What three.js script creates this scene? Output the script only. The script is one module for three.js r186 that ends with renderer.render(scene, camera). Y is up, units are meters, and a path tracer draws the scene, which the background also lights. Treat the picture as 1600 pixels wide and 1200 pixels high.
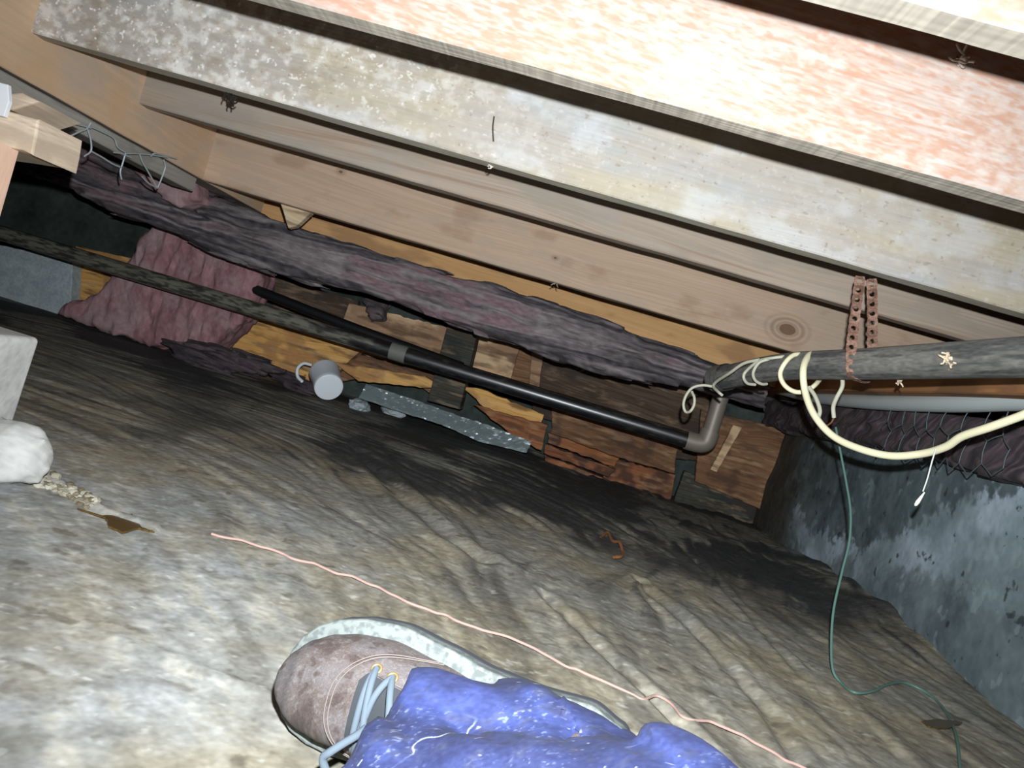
import * as THREE from 'three';
import { mergeGeometries } from 'three/addons/utils/BufferGeometryUtils.js';
import { RoundedBoxGeometry } from 'three/addons/geometries/RoundedBoxGeometry.js';
import { ImprovedNoise } from 'three/addons/math/ImprovedNoise.js';

// ---------------------------------------------------------------- camera, flash, exposure
const scene = new THREE.Scene();
scene.background = new THREE.Color(0x000000);
const FOCAL = 1250, EYE = 0.28;
const camera = new THREE.PerspectiveCamera(2 * Math.atan(600 / FOCAL) * 180 / Math.PI, 4 / 3, 0.02, 50);
// camera frame from the vanishing point of the crawl-space depth (885,600) and the tilted horizon (slope 0.30)
const vF = new THREE.Vector3(885 - 800, 0, FOCAL).normalize();            // world depth axis seen by the lens (x right, y down, z forward)
const vU = new THREE.Vector3().crossVectors(vF, new THREE.Vector3(1085, 300, FOCAL)).normalize().multiplyScalar(-1);
if (vU.y > 0) vU.negate();
const vR = new THREE.Vector3().crossVectors(vF, vU); if (vR.x < 0) vR.negate();
{
  const ax = new THREE.Vector3(vR.x, vU.x, -vF.x), ay = new THREE.Vector3(-vR.y, -vU.y, vF.y), az = new THREE.Vector3(-vR.z, -vU.z, vF.z);
  camera.quaternion.setFromRotationMatrix(new THREE.Matrix4().makeBasis(ax, ay, az));
  camera.position.set(0, EYE, 0);
  scene.add(camera); camera.updateMatrixWorld(true);
}
const renderer = new THREE.WebGLRenderer({ antialias: true });
renderer.toneMapping = THREE.LinearToneMapping;
renderer.toneMappingExposure = 1.0;
renderer.shadowMap.enabled = true;
const FLASH = { intensity: 11.2, color: 0xeff5fb, angle: 0.95, penumbra: 1, right: 0.02, up: 0.056, size: 0.35 };

// ---------------------------------------------------------------- helpers
const V = (x, y, z) => new THREE.Vector3(x, y, z);
function ray(px, py) {
  const v = V(px - 800, py - 600, FOCAL);
  return { x: v.dot(vR), y: v.dot(vU), d: v.dot(vF) };
}
function at(px, py, d) { const r = ray(px, py), t = d / r.d; return V(r.x * t, EYE + r.y * t, -d); }
function onY(px, py, y) { const r = ray(px, py), t = (y - EYE) / r.y; return V(r.x * t, y, -r.d * t); }
function onX(px, py, x) { const r = ray(px, py), t = x / r.x; return V(x, EYE + r.y * t, -r.d * t); }
const used = {};
function numbered(n) { const k = used[n] = (used[n] ?? -1) + 1; return k ? `${n}_${String(k).padStart(3, '0')}` : n; }
function tag(o, label, category, group) { o.userData.label = label; if (category) o.userData.category = category; if (group) o.userData.group = group; return o; }
function mesh(name, geo, mat, parent = scene) {
  const m = new THREE.Mesh(geo, mat); m.castShadow = m.receiveShadow = true;
  m.name = parent === scene ? numbered(name) : name; parent.add(m); return m;
}
function thing(name, label, category, pos = V(0, 0, 0)) {
  const g = new THREE.Group(); g.name = numbered(name); g.position.copy(pos); scene.add(g); tag(g, label, category); return g;
}
function part(name, geo, mat, parent, label) { const m = mesh(name, geo, mat, parent); if (label) m.userData.label = label; return m; }
function struct(name, geo, mat, parent = scene) { const m = mesh(name, geo, mat, parent); if (parent === scene) m.userData.kind = 'structure'; return m; }
// moves a merged world-space geometry so that its base centre is the local origin, and places the mesh there
function anchored(name, geo, mat, label, category, group) {
  geo.computeBoundingBox(); const b = geo.boundingBox, c = V((b.min.x + b.max.x) / 2, b.min.y, (b.min.z + b.max.z) / 2);
  geo.translate(-c.x, -c.y, -c.z);
  const m = mesh(name, geo, mat); m.position.copy(c); return tag(m, label, category, group);
}
let seed0 = 1;
function rng(s) { let a = s >>> 0; return () => { a = a + 0x6D2B79F5 | 0; let t = Math.imul(a ^ a >>> 15, 1 | a); t = t + Math.imul(t ^ t >>> 7, 61 | t) ^ t; return ((t ^ t >>> 14) >>> 0) / 4294967296; }; }
const PN = new ImprovedNoise();
function n3(x, y, z, o = 3) { let s = 0, a = 1, f = 1; for (let i = 0; i < o; i++) { s += a * PN.noise(x * f, y * f, z * f + i * 7.3); a *= .5; f *= 2.03; } return s; }
function h2(x, y, s) { let h = Math.imul(x, 374761393) + Math.imul(y, 668265263) + Math.imul(s, 1442695041) | 0; h = Math.imul(h ^ h >>> 13, 1274126177); return ((h ^ h >>> 16) >>> 0) / 4294967296; }
function vn(x, y, s) {
  const xi = Math.floor(x), yi = Math.floor(y); let fx = x - xi, fy = y - yi; fx = fx * fx * (3 - 2 * fx); fy = fy * fy * (3 - 2 * fy);
  const a = h2(xi, yi, s), b = h2(xi + 1, yi, s), c = h2(xi, yi + 1, s), d = h2(xi + 1, yi + 1, s);
  return a + (b - a) * fx + (c - a) * fy + (a - b - c + d) * fx * fy;
}
function fb(x, y, s, o = 4) { let v = 0, a = .5, t = 0; for (let i = 0; i < o; i++) { v += a * vn(x, y, s + i * 17); t += a; a *= .5; x *= 2.07; y *= 2.07; } return v / t; }
const clamp = (x, a = 0, b = 1) => Math.min(b, Math.max(a, x));
const ss = (a, b, x) => { const t = clamp((x - a) / (b - a)); return t * t * (3 - 2 * t); };
const mix = (a, b, t) => a + (b - a) * t;
const mix3 = (a, b, t) => [mix(a[0], b[0], t), mix(a[1], b[1], t), mix(a[2], b[2], t)];
function texture(w, h, fn, { wrap = THREE.RepeatWrapping, srgb = true } = {}) {
  const data = new Uint8Array(w * h * 4);
  for (let j = 0; j < h; j++) for (let i = 0; i < w; i++) {
    const c = fn((i + .5) / w, (j + .5) / h), k = (j * w + i) * 4;
    data[k] = clamp(c[0], 0, 255); data[k + 1] = clamp(c[1], 0, 255); data[k + 2] = clamp(c[2], 0, 255); data[k + 3] = 255;
  }
  const t = new THREE.DataTexture(data, w, h, THREE.RGBAFormat);
  t.wrapS = t.wrapT = wrap; t.magFilter = THREE.LinearFilter; t.minFilter = THREE.LinearMipmapLinearFilter; t.generateMipmaps = true;
  if (srgb) t.colorSpace = THREE.SRGBColorSpace; t.needsUpdate = true; return t;
}
const grey = v => [v * 255, v * 255, v * 255];
const std = (o) => new THREE.MeshStandardMaterial({ roughness: .85, metalness: 0, side: THREE.DoubleSide, ...o });

// ---------------------------------------------------------------- wood
// a sawn board, u along the grain in metres, v across in metres
function woodColor(x, y, s, p) {
  const wob = (fb(x * 1.3, y * 3, s, 3) - .5) * (p.wob ?? .06) + (fb(x * 5, y * 9, s + 5, 2) - .5) * .008;
  const yy = y + wob;
  const fine = fb(x * 6, yy * 420, s + 1, 2), mid = fb(x * 2.5, yy * 110, s + 2, 3), low = fb(x * 1.6, yy * 14, s + 3, 3), blotch = fb(x * 7, y * 16, s + 4, 4);
  let c = mix3(p.a, p.b, clamp((mid - .5) * 1.5 + .5) * .55 + low * .45);
  const g = (fine - .5) * (p.fine ?? 26) + (mid - .5) * 22; c = [c[0] + g, c[1] + g, c[2] + g];
  if (p.c) c = mix3(c, p.c, ss(.5, .68, blotch) * (p.cAmt ?? .6));
  if (p.extra) c = p.extra(c, x, y, s, yy);
  return c;
}
function woodMat(L, W, s, p, res = 2048) {
  const h = Math.max(64, 2 ** Math.round(Math.log2(res * W / L * 1.6)));
  const map = texture(res, h, (u, v) => woodColor(u * L, v * (W + .05) - .05, s, p), { wrap: THREE.MirroredRepeatWrapping });
  const bump = texture(res / 2, h / 2, (u, v) => { const x = u * L, y = v * (W + .05) - .05, wob = (fb(x * 1.3, y * 3, s, 3) - .5) * (p.wob ?? .06); return grey(.5 * fb(x * 6, (y + wob) * 420, s + 1, 2) + .5 * fb(x * 30, y * 60, s + 8, 3)); }, { wrap: THREE.MirroredRepeatWrapping, srgb: false });
  return std({ map, bumpMap: bump, bumpScale: .0012, roughness: .82 });
}
// board along +x from 0 to L, bottom at y=0 to H, thickness T along z (front face at z=0, back at -T); chamfered, slightly wandering
function boardGeo(L, H, T, s = 1, wander = .0015, n = 48) {
  const c = .0025, prof = [[c, 0], [T - c, 0], [T, c], [T, H - c], [T - c, H], [c, H], [0, H - c], [0, c]];
  const pos = [], uv = [], idx = [], m = prof.length;
  for (let e = 0; e < m; e++) {
    const A = prof[e], B = prof[(e + 1) % m], base = pos.length / 3;
    for (let i = 0; i <= n; i++) for (const P of [A, B]) {
      const x = L * i / n, k = PN.noise(x * 3.1, P[1] * 9, s) * wander, q = PN.noise(x * 9 + 40, P[0] * 40 + P[1] * 10, s) * wander * .7;
      pos.push(x, P[1] + q, -P[0] + k);
      uv.push(x / L, e === 3 || e === 6 || e === 7 || e === 2 || e === 5 ? (P[1] + .05) / (H + .05) : (.048 - P[0]) / (H + .05));
    }
    for (let i = 0; i < n; i++) { const a = base + i * 2; idx.push(a, a + 2, a + 1, a + 1, a + 2, a + 3); }
  }
  for (const x of [0, L]) { const b = pos.length / 3; for (const P of prof) { pos.push(x, P[1], -P[0]); uv.push((x ? .97 : .03) + P[0] * .02, (P[1] + .05) / (H + .05)); } for (let i = 1; i < m - 1; i++) x ? idx.push(b, b + i, b + i + 1) : idx.push(b, b + i + 1, b + i); }
  const g = new THREE.BufferGeometry(); g.setAttribute('position', new THREE.Float32BufferAttribute(pos, 3)); g.setAttribute('uv', new THREE.Float32BufferAttribute(uv, 2)); g.setIndex(idx);
  const f = g.toNonIndexed(); f.computeVertexNormals(); return f;
}
// a flat piece outlined by photograph corners at depth d, given its real thickness behind that plane
function slabGeo(pxs, d, T, bevel = .003, jag = 0, s = 1, tex = 1) {
  let pts = pxs.map(p => at(p[0], p[1], d)).map(p => [p.x, p.y]);
  if (jag) { const o = []; pts.forEach((p, i) => { const q = pts[(i + 1) % pts.length], l = Math.hypot(q[0] - p[0], q[1] - p[1]), k = Math.max(1, Math.round(l / .018)); for (let j = 0; j < k; j++) { const t = j / k, r = j ? jag : 0; o.push([mix(p[0], q[0], t) + r * PN.noise(p[0] * 9 + t * 31, s, i), mix(p[1], q[1], t) + r * PN.noise(s * 3.3, t * 37 + p[1] * 5, i)]); } }); pts = o; }
  const sh = new THREE.Shape(pts.map(p => new THREE.Vector2(p[0], p[1])));
  const g = new THREE.ExtrudeGeometry(sh, { depth: T, bevelEnabled: bevel > 0, bevelThickness: bevel, bevelSize: bevel, bevelOffset: -bevel, bevelSegments: 2, steps: 1 });
  g.translate(0, 0, -d - T - bevel);
  const uv = g.attributes.uv, p = g.attributes.position; for (let i = 0; i < uv.count; i++) uv.setXY(i, (p.getX(i) + p.getZ(i) * .6) / tex, p.getY(i) / tex + s * .137);
  return g;
}
function tube(points, r, seg = 0, rad = 8, closed = false, tension = .5) {
  const c = new THREE.CatmullRomCurve3(points, closed, 'catmullrom', tension);
  const n = seg || Math.max(6, Math.round(c.getLength() / Math.max(r * 1.6, .003)));
  return new THREE.TubeGeometry(c, Math.min(n, 400), r, rad, closed);
}
// closed surface of a distance field (naive surface nets)
function surface(f, lo, hi, cell, uvs = 1) {
  const nx = Math.ceil((hi[0] - lo[0]) / cell) + 1, ny = Math.ceil((hi[1] - lo[1]) / cell) + 1, nz = Math.ceil((hi[2] - lo[2]) / cell) + 1;
  const F = new Float32Array(nx * ny * nz), I = (i, j, k) => (k * ny + j) * nx + i;
  for (let k = 0; k < nz; k++) for (let j = 0; j < ny; j++) for (let i = 0; i < nx; i++) F[I(i, j, k)] = (i === 0 || j === 0 || k === 0 || i === nx - 1 || j === ny - 1 || k === nz - 1) ? Math.max(.4 * cell, f(lo[0] + i * cell, lo[1] + j * cell, lo[2] + k * cell)) : f(lo[0] + i * cell, lo[1] + j * cell, lo[2] + k * cell);
  const id = new Int32Array(nx * ny * nz).fill(-1), pos = [], uv = [], idx = [];
  for (let k = 0; k < nz - 1; k++) for (let j = 0; j < ny - 1; j++) for (let i = 0; i < nx - 1; i++) {
    let sx = 0, sy = 0, sz = 0, c = 0;
    const cs = []; for (let q = 0; q < 8; q++) cs.push(F[I(i + (q & 1), j + (q >> 1 & 1), k + (q >> 2))]);
    for (const [a, b] of EDG) if ((cs[a] < 0) !== (cs[b] < 0)) { const t = cs[a] / (cs[a] - cs[b]); sx += mix(a & 1, b & 1, t); sy += mix(a >> 1 & 1, b >> 1 & 1, t); sz += mix(a >> 2, b >> 2, t); c++; }
    if (c) { id[I(i, j, k)] = pos.length / 3; const x = lo[0] + (i + sx / c) * cell, y = lo[1] + (j + sy / c) * cell, z = lo[2] + (k + sz / c) * cell; pos.push(x, y, z); uv.push((x + z * .7) / uvs, (y - z * .7) / uvs); }
  }
  const quad = (a, b, c, d, flip) => { if (a < 0 || b < 0 || c < 0 || d < 0) return; flip ? idx.push(a, c, b, b, c, d) : idx.push(a, b, c, b, d, c); };
  for (let k = 1; k < nz - 1; k++) for (let j = 1; j < ny - 1; j++) for (let i = 1; i < nx - 1; i++) {
    const v = F[I(i, j, k)] < 0;
    if (v !== F[I(i + 1, j, k)] < 0) quad(id[I(i, j - 1, k - 1)], id[I(i, j, k - 1)], id[I(i, j - 1, k)], id[I(i, j, k)], !v);
    if (v !== F[I(i, j + 1, k)] < 0) quad(id[I(i - 1, j, k - 1)], id[I(i, j, k - 1)], id[I(i - 1, j, k)], id[I(i, j, k)], v);
    if (v !== F[I(i, j, k + 1)] < 0) quad(id[I(i - 1, j - 1, k)], id[I(i, j - 1, k)], id[I(i - 1, j, k)], id[I(i, j, k)], !v);
  }
  const g = new THREE.BufferGeometry(); g.setAttribute('position', new THREE.Float32BufferAttribute(pos, 3)); g.setAttribute('uv', new THREE.Float32BufferAttribute(uv, 2)); g.setIndex(idx); g.computeVertexNormals(); return g;
}
const EDG = [[0, 1], [2, 3], [4, 5], [6, 7], [0, 2], [1, 3], [4, 6], [5, 7], [0, 4], [1, 5], [2, 6], [3, 7]];
const smin = (a, b, k) => { const h = clamp(.5 + .5 * (b - a) / k); return mix(b, a, h) - k * h * (1 - h); };
function capsule(x, y, z, a, b, ra, rb) {
  const bx = b.x - a.x, by = b.y - a.y, bz = b.z - a.z, t = clamp(((x - a.x) * bx + (y - a.y) * by + (z - a.z) * bz) / (bx * bx + by * by + bz * bz));
  return Math.hypot(x - a.x - bx * t, y - a.y - by * t, z - a.z - bz * t) - mix(ra, rb, t);
}
function rock(r, s, sq = [1, .7, 1], det = 3) {
  const g = new THREE.IcosahedronGeometry(r, det), p = g.attributes.position;
  for (let i = 0; i < p.count; i++) { const x = p.getX(i) / r, y = p.getY(i) / r, z = p.getZ(i) / r, k = 1 + .3 * n3(x * 1.3 + s * 5.1, y * 1.3, z * 1.3, 3); p.setXYZ(i, x * r * k * sq[0], y * r * k * sq[1], z * r * k * sq[2]); }
  g.computeVertexNormals(); return g;
}
function polyDist(px, py, P) {           // signed distance to polygon, negative inside
  let d = 1e9, ins = false;
  for (let i = 0, j = P.length - 1; i < P.length; j = i++) {
    const [ax, ay] = P[i], [bx, by] = P[j], ex = bx - ax, ey = by - ay, wx = px - ax, wy = py - ay, t = clamp((wx * ex + wy * ey) / (ex * ex + ey * ey));
    d = Math.min(d, Math.hypot(wx - ex * t, wy - ey * t)); if ((ay > py) !== (by > py) && px < (bx - ax) * (py - ay) / (by - ay) + ax) ins = !ins;
  }
  return ins ? -d : d;
}
// soft fibrous mass with a traced front outline at depth d
function fluff(pxs, d, T, cell, s, amp = .012, lay = 0) {
  const P = pxs.map(p => at(p[0], p[1], d)).map(p => [p.x, p.y]), xs = P.map(p => p[0]), ys = P.map(p => p[1]);
  const f = (x, y, z) => { const q = polyDist(x, y, P), zz = z + d; const a = q + .02, b = Math.abs(zz) - T; return Math.min(Math.max(a, b), 0) + Math.hypot(Math.max(a, 0), Math.max(b, 0)) - .02 + (lay ? amp * 1.0 * n3(x * 30 + s, y * 8, z * 16, 3) + amp * .3 * n3(x * 70, y * 30, z * 40, 2) : amp * .5 * n3(x * 8 + s, y * 22, z * 12, 3) - amp * 1.5 * Math.abs(n3(x * 5 + s, (y + .05 * x) * 46, z * 18, 2)) + amp * .4); };
  return surface(f, [Math.min(...xs) - .05, Math.min(...ys) - .05, -d - T - .06], [Math.max(...xs) + .05, Math.max(...ys) + .05, -d + T + .06], cell, 1);
}
// ---------------------------------------------------------------- flash (the only light of the place)
{
  const right = V(1, 0, 0).applyQuaternion(camera.quaternion), up = V(0, 1, 0).applyQuaternion(camera.quaternion), fwd = V(0, 0, -1).applyQuaternion(camera.quaternion);
  const p = camera.position.clone().addScaledVector(right, FLASH.right).addScaledVector(up, FLASH.up);
  const u = thing('camera_flash', 'small camera flash unit held just above the lens, lighting the crawl space', 'flash', p);
  u.quaternion.copy(camera.quaternion);
  const hg = new RoundedBoxGeometry(.046, .026, .02, 3, .004); hg.translate(0, 0, .012);
  part('housing', hg, std({ color: 0x1a1a1c, roughness: .5 }), u);
  const lg = new RoundedBoxGeometry(.03, .016, .003, 2, .0012); lg.translate(0, 0, .001);
  part('diffuser', lg, std({ color: 0xffffff, emissive: FLASH.color, emissiveIntensity: 1.5 }), u);
  const L = new THREE.SpotLight(FLASH.color, FLASH.intensity, 0, FLASH.angle, FLASH.penumbra, 2);
  L.position.copy(p).addScaledVector(fwd, .004); L.target.position.copy(p).addScaledVector(fwd, 2).addScaledVector(right, .0);
  L.castShadow = true; L.shadow.radius = FLASH.size; L.shadow.mapSize.set(2048, 2048); L.shadow.camera.near = .02;
  scene.add(L, L.target);
}

// ---------------------------------------------------------------- ground sheet
const GX0 = -2.2, GD0 = .15, GW = 3.1, GN = 620;
function lic(angleAt, scale, len, s) {
  const src = new Float32Array(GN * GN), out = new Float32Array(GN * GN), cell = GW / GN;
  for (let j = 0; j < GN; j++) for (let i = 0; i < GN; i++) src[j * GN + i] = vn(i * cell / scale, j * cell / scale, s) * .65 + vn(i * cell / scale * 2.3, j * cell / scale * 2.3, s + 9) * .35;
  const st = cell * 1.6, n = Math.round(len / st), cs = new Float32Array(GN * GN), sn = new Float32Array(GN * GN);
  for (let j = 0; j < GN; j++) for (let i = 0; i < GN; i++) { const t = angleAt(GX0 + i * cell, GD0 + j * cell); cs[j * GN + i] = Math.cos(t) * 1.6; sn[j * GN + i] = Math.sin(t) * 1.6; }
  for (let j = 0; j < GN; j++) for (let i = 0; i < GN; i++) {
    let a = 0, c = 0;
    for (const sg of [-1, 1]) {
      let x = i, d = j, k = j * GN + i;
      for (let q = 0; q < n; q++) { x += sg * cs[k]; d -= sg * sn[k]; const ii = Math.round(x), jj = Math.round(d); if (ii < 0 || jj < 0 || ii >= GN || jj >= GN) break; k = jj * GN + ii; a += src[k]; c++; }
    }
    out[j * GN + i] = c ? a / c : .5;
  }
  let m = 0, v = 0; for (const o of out) m += o; m /= out.length; for (const o of out) v += (o - m) ** 2; v = Math.sqrt(v / out.length);
  for (let i = 0; i < out.length; i++) out[i] = (out[i] - m) / v;                 // unit variance
  return (x, d) => { const fx = clamp((x - GX0) / cell, 0, GN - 1.001), fy = clamp((d - GD0) / cell, 0, GN - 1.001), i = fx | 0, j = fy | 0, a = fx - i, b = fy - j, k = j * GN + i; return mix(mix(out[k], out[k + 1], a), mix(out[k + GN], out[k + GN + 1], a), b); };
}
const creaseAngle = (x, d) => (mix(12, 84, ss(-1.0, .4, x)) - 30 * ss(1.5, 2.1, d) * (1 - ss(.0, .4, x)) + (fb(x * 2.2, d * 2.2, 41, 2) - .5) * 60) * Math.PI / 180;
const foldBig = lic(creaseAngle, .06, .34, 3), foldFine = lic((x, d) => creaseAngle(x, d) + (vn(x * 9, d * 9, 6) - .5) * .8, .016, .12, 11);
const segD = (x, d, P) => { let m = 9; for (let i = 0; i < P.length - 1; i++) { const [ax, ad] = P[i], [bx, bd] = P[i + 1], ex = bx - ax, ed = bd - ad, t = clamp(((x - ax) * ex + (d - ad) * ed) / (ex * ex + ed * ed)); m = Math.min(m, Math.hypot(x - ax - ex * t, d - ad - ed * t)); } return m; };
const fpx = a => a.map(p => { const q = onY(p[0], p[1], 0); return [q.x, -q.z]; });
const seamLine = fpx([[62, 738], [110, 768], [160, 800], [240, 825]]), seamTwo = fpx([[180, 1000], [250, 1022], [330, 1052], [432, 1092], [510, 1150]]);
const darkFold = fpx([[560, 705], [620, 770], [700, 840], [760, 875]]), rightFold = fpx([[1000, 905], [1100, 1000], [1200, 1110], [1250, 1190]]), rightFold2 = fpx([[1090, 880], [1170, 960], [1260, 1060]]), midFold = fpx([[850, 930], [950, 1030], [1040, 1110], [1120, 1190]]);
function floorH(x, d) {
  const act = .25 + .75 * ss(-.55, .0, x) * ss(.5, .8, d) + .35 * ss(1.0, 1.5, d);
  let h = .0026 * act * Math.tanh(foldBig(x, d) * .9) + .0012 * act * foldFine(x, d);
  h += .007 * Math.exp(-((segD(x, d, seamLine) / .008) ** 2)) + .0025 * Math.exp(-((segD(x, d, seamTwo) / .006) ** 2));
  for (const [P, w, a] of [[darkFold, .016, -.008], [rightFold, .009, -.0055], [rightFold2, .008, -.0045], [midFold, .009, -.005]]) { const s = segD(x, d, P); h += a * Math.exp(-((s / w) ** 2)) - a * .5 * Math.exp(-(((s - w * 2.1) / w) ** 2)); }
  h += .05 * ss(.60, .80, x) * ss(1.2, 1.7, d) * (1 - ss(2.0, 2.5, d)) * (.5 + .5 * vn(d * 9, 2, 5));   // sheet lapped up the foot of the right wall
  return h;
}
const onFloor = (px, py, lift = 0) => { let y = 0, q; for (let i = 0; i < 4; i++) { q = onY(px, py, y); y = floorH(q.x, -q.z); } q.y = y + lift; return q; };
{
  const x0 = -2.75, x1 = .86, d0 = -1.15, d1 = 3.1, nx = 520, nd = 560, pos = [], uv = [], idx = [];
  for (let j = 0; j <= nd; j++) for (let i = 0; i <= nx; i++) { const x = mix(x0, x1, i / nx), d = mix(d0, d1, j / nd); pos.push(x, floorH(x, d), -d); uv.push((x - GX0) / GW, (d - GD0) / GW); }
  for (let j = 0; j < nd; j++) for (let i = 0; i < nx; i++) { const a = j * (nx + 1) + i; idx.push(a, a + 1, a + nx + 1, a + 1, a + nx + 2, a + nx + 1); }
  const g = new THREE.BufferGeometry(); g.setAttribute('position', new THREE.Float32BufferAttribute(pos, 3)); g.setAttribute('uv', new THREE.Float32BufferAttribute(uv, 2)); g.setIndex(idx); g.computeVertexNormals();
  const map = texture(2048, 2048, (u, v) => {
    const x = GX0 + u * GW, d = GD0 + v * GW, big = foldBig(x, d), fine = foldFine(x, d);
    const patch = fb(x * 3.1, d * 3.1, 61, 4), sp = fb(x * 26 + fine * .12, d * 26 - fine * .12, 62, 5), gr = fb(x * 260, d * 260, 63, 2), m = fb(x * 9, d * 9, 66, 5), wx = fb(x * 60, d * 60, 73, 3);
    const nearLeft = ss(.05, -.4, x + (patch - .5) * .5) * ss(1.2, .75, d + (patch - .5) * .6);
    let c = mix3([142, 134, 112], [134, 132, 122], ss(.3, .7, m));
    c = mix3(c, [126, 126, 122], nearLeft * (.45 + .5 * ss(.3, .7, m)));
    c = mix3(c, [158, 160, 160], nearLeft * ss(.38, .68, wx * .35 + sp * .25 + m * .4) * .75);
    // grime lying in streaks along the creases
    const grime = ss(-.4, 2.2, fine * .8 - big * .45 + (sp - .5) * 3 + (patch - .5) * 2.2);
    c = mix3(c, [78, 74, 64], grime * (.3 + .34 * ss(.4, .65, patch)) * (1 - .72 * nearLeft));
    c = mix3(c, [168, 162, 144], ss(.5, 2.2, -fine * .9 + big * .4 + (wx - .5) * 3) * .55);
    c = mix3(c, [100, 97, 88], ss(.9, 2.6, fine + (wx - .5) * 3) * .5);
    // far sheet: grey painted in to offset flash fall-off, then black mould and damp
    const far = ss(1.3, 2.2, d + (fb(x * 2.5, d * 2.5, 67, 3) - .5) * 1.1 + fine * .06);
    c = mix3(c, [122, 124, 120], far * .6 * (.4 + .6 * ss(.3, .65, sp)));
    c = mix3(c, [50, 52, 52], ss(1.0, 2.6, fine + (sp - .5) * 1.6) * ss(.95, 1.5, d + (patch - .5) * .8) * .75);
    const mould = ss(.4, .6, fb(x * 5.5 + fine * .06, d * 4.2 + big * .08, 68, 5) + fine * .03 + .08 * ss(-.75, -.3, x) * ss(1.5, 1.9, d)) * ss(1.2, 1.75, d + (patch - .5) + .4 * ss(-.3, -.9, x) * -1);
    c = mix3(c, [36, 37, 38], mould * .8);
    c = mix3(c, [72, 66, 54], ss(.64, .8, fb(x * 40 + fine * .2, d * 40, 70, 5)) * .45);
    c = mix3(c, [196, 195, 188], ss(.7, .84, fb(x * 80, d * 80, 71, 3)) * .45 * ss(1.7, .9, d));
    const k = (gr - .5) * 30 + (sp - .5) * 22 + (wx - .5) * 22; return [c[0] + k, c[1] + k, c[2] + k];
  }, { wrap: THREE.MirroredRepeatWrapping });
  const bump = texture(1024, 1024, (u, v) => { const x = GX0 + u * GW, d = GD0 + v * GW; return grey(clamp(.5 + .1 * foldFine(x, d) + (fb(x * 120, d * 120, 72, 3) - .5) * .5)); }, { wrap: THREE.MirroredRepeatWrapping, srgb: false });
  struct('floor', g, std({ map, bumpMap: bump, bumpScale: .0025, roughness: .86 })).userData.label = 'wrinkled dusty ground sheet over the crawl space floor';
}

// ---------------------------------------------------------------- room shell
const box = (x0, x1, y0, y1, z0, z1) => { const g = new THREE.BoxGeometry(x1 - x0, y1 - y0, z1 - z0); g.translate((x0 + x1) / 2, (y0 + y1) / 2, (z0 + z1) / 2); const p = g.attributes.position, n = g.attributes.normal, uv = g.attributes.uv; for (let i = 0; i < p.count; i++) Math.abs(n.getX(i)) > .5 ? uv.setXY(i, -p.getZ(i), p.getY(i)) : Math.abs(n.getY(i)) > .5 ? uv.setXY(i, p.getX(i), p.getZ(i)) : uv.setXY(i, p.getX(i), p.getY(i)); return g; };
const darkWall = std({ map: texture(512, 512, (u, v) => { const k = fb(u * 9, v * 9, 80, 5), q = fb(u * 60, v * 60, 81, 3); return mix3([40, 48, 44], [84, 94, 88], k).map(c => c + (q - .5) * 24); }, { wrap: THREE.MirroredRepeatWrapping }), roughness: .95 });
const rightMap = texture(1536, 512, (u, v) => {
  const d = u * 3, y = v * .5, n = fb(d * 7, y * 9, 83, 5), q = fb(d * 60, y * 60, 84, 3), w = fb(d * 16, y * 16, 85, 4);
  let c = mix3([84, 100, 104], [122, 136, 138], n); c = mix3(c, [70, 82, 86], ss(.46, .74, w) * .5);
  // salt bloom with a ragged upper border
  const edge = mix(.35, .105, ss(1.25, 2.05, d)) + (fb(d * 8, y * 4, 86, 4) - .5) * .1 + (q - .5) * .06;
  const bloom = ss(.012, -.012, y - edge) * ss(2.5, 2.3, d + (w - .5) * .3) * (.18 + .82 * ss(-.02, .02, y - edge + mix(.2, .055, ss(1.25, 2.05, d)) + (fb(d * 6, y * 8, 92, 5) - .5) * .12));
  c = mix3(c, mix3([178, 194, 206], [132, 150, 156], ss(.4, .66, fb(d * 5, y * 7, 87, 5))), bloom);
  c = mix3(c, [48, 56, 58], ss(.72, .8, fb(d * 44, y * 44, 88, 5)) * .7);
  c = mix3(c, [150, 168, 170], ss(.68, .74, fb(d * 34, y * 34, 89, 3)) * .5);
  // brown seepage stain at the far end
  const st = ss(2.25, 2.7, d + (fb(d * 6, y * 8, 90, 3) - .5) * .5); c = mix3(c, mix3([78, 64, 44], [44, 42, 38], w), st * .75);
  const k = (q - .5) * 24; return [c[0] + k, c[1] + k, c[2] + k];
}, { wrap: THREE.MirroredRepeatWrapping });
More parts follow.
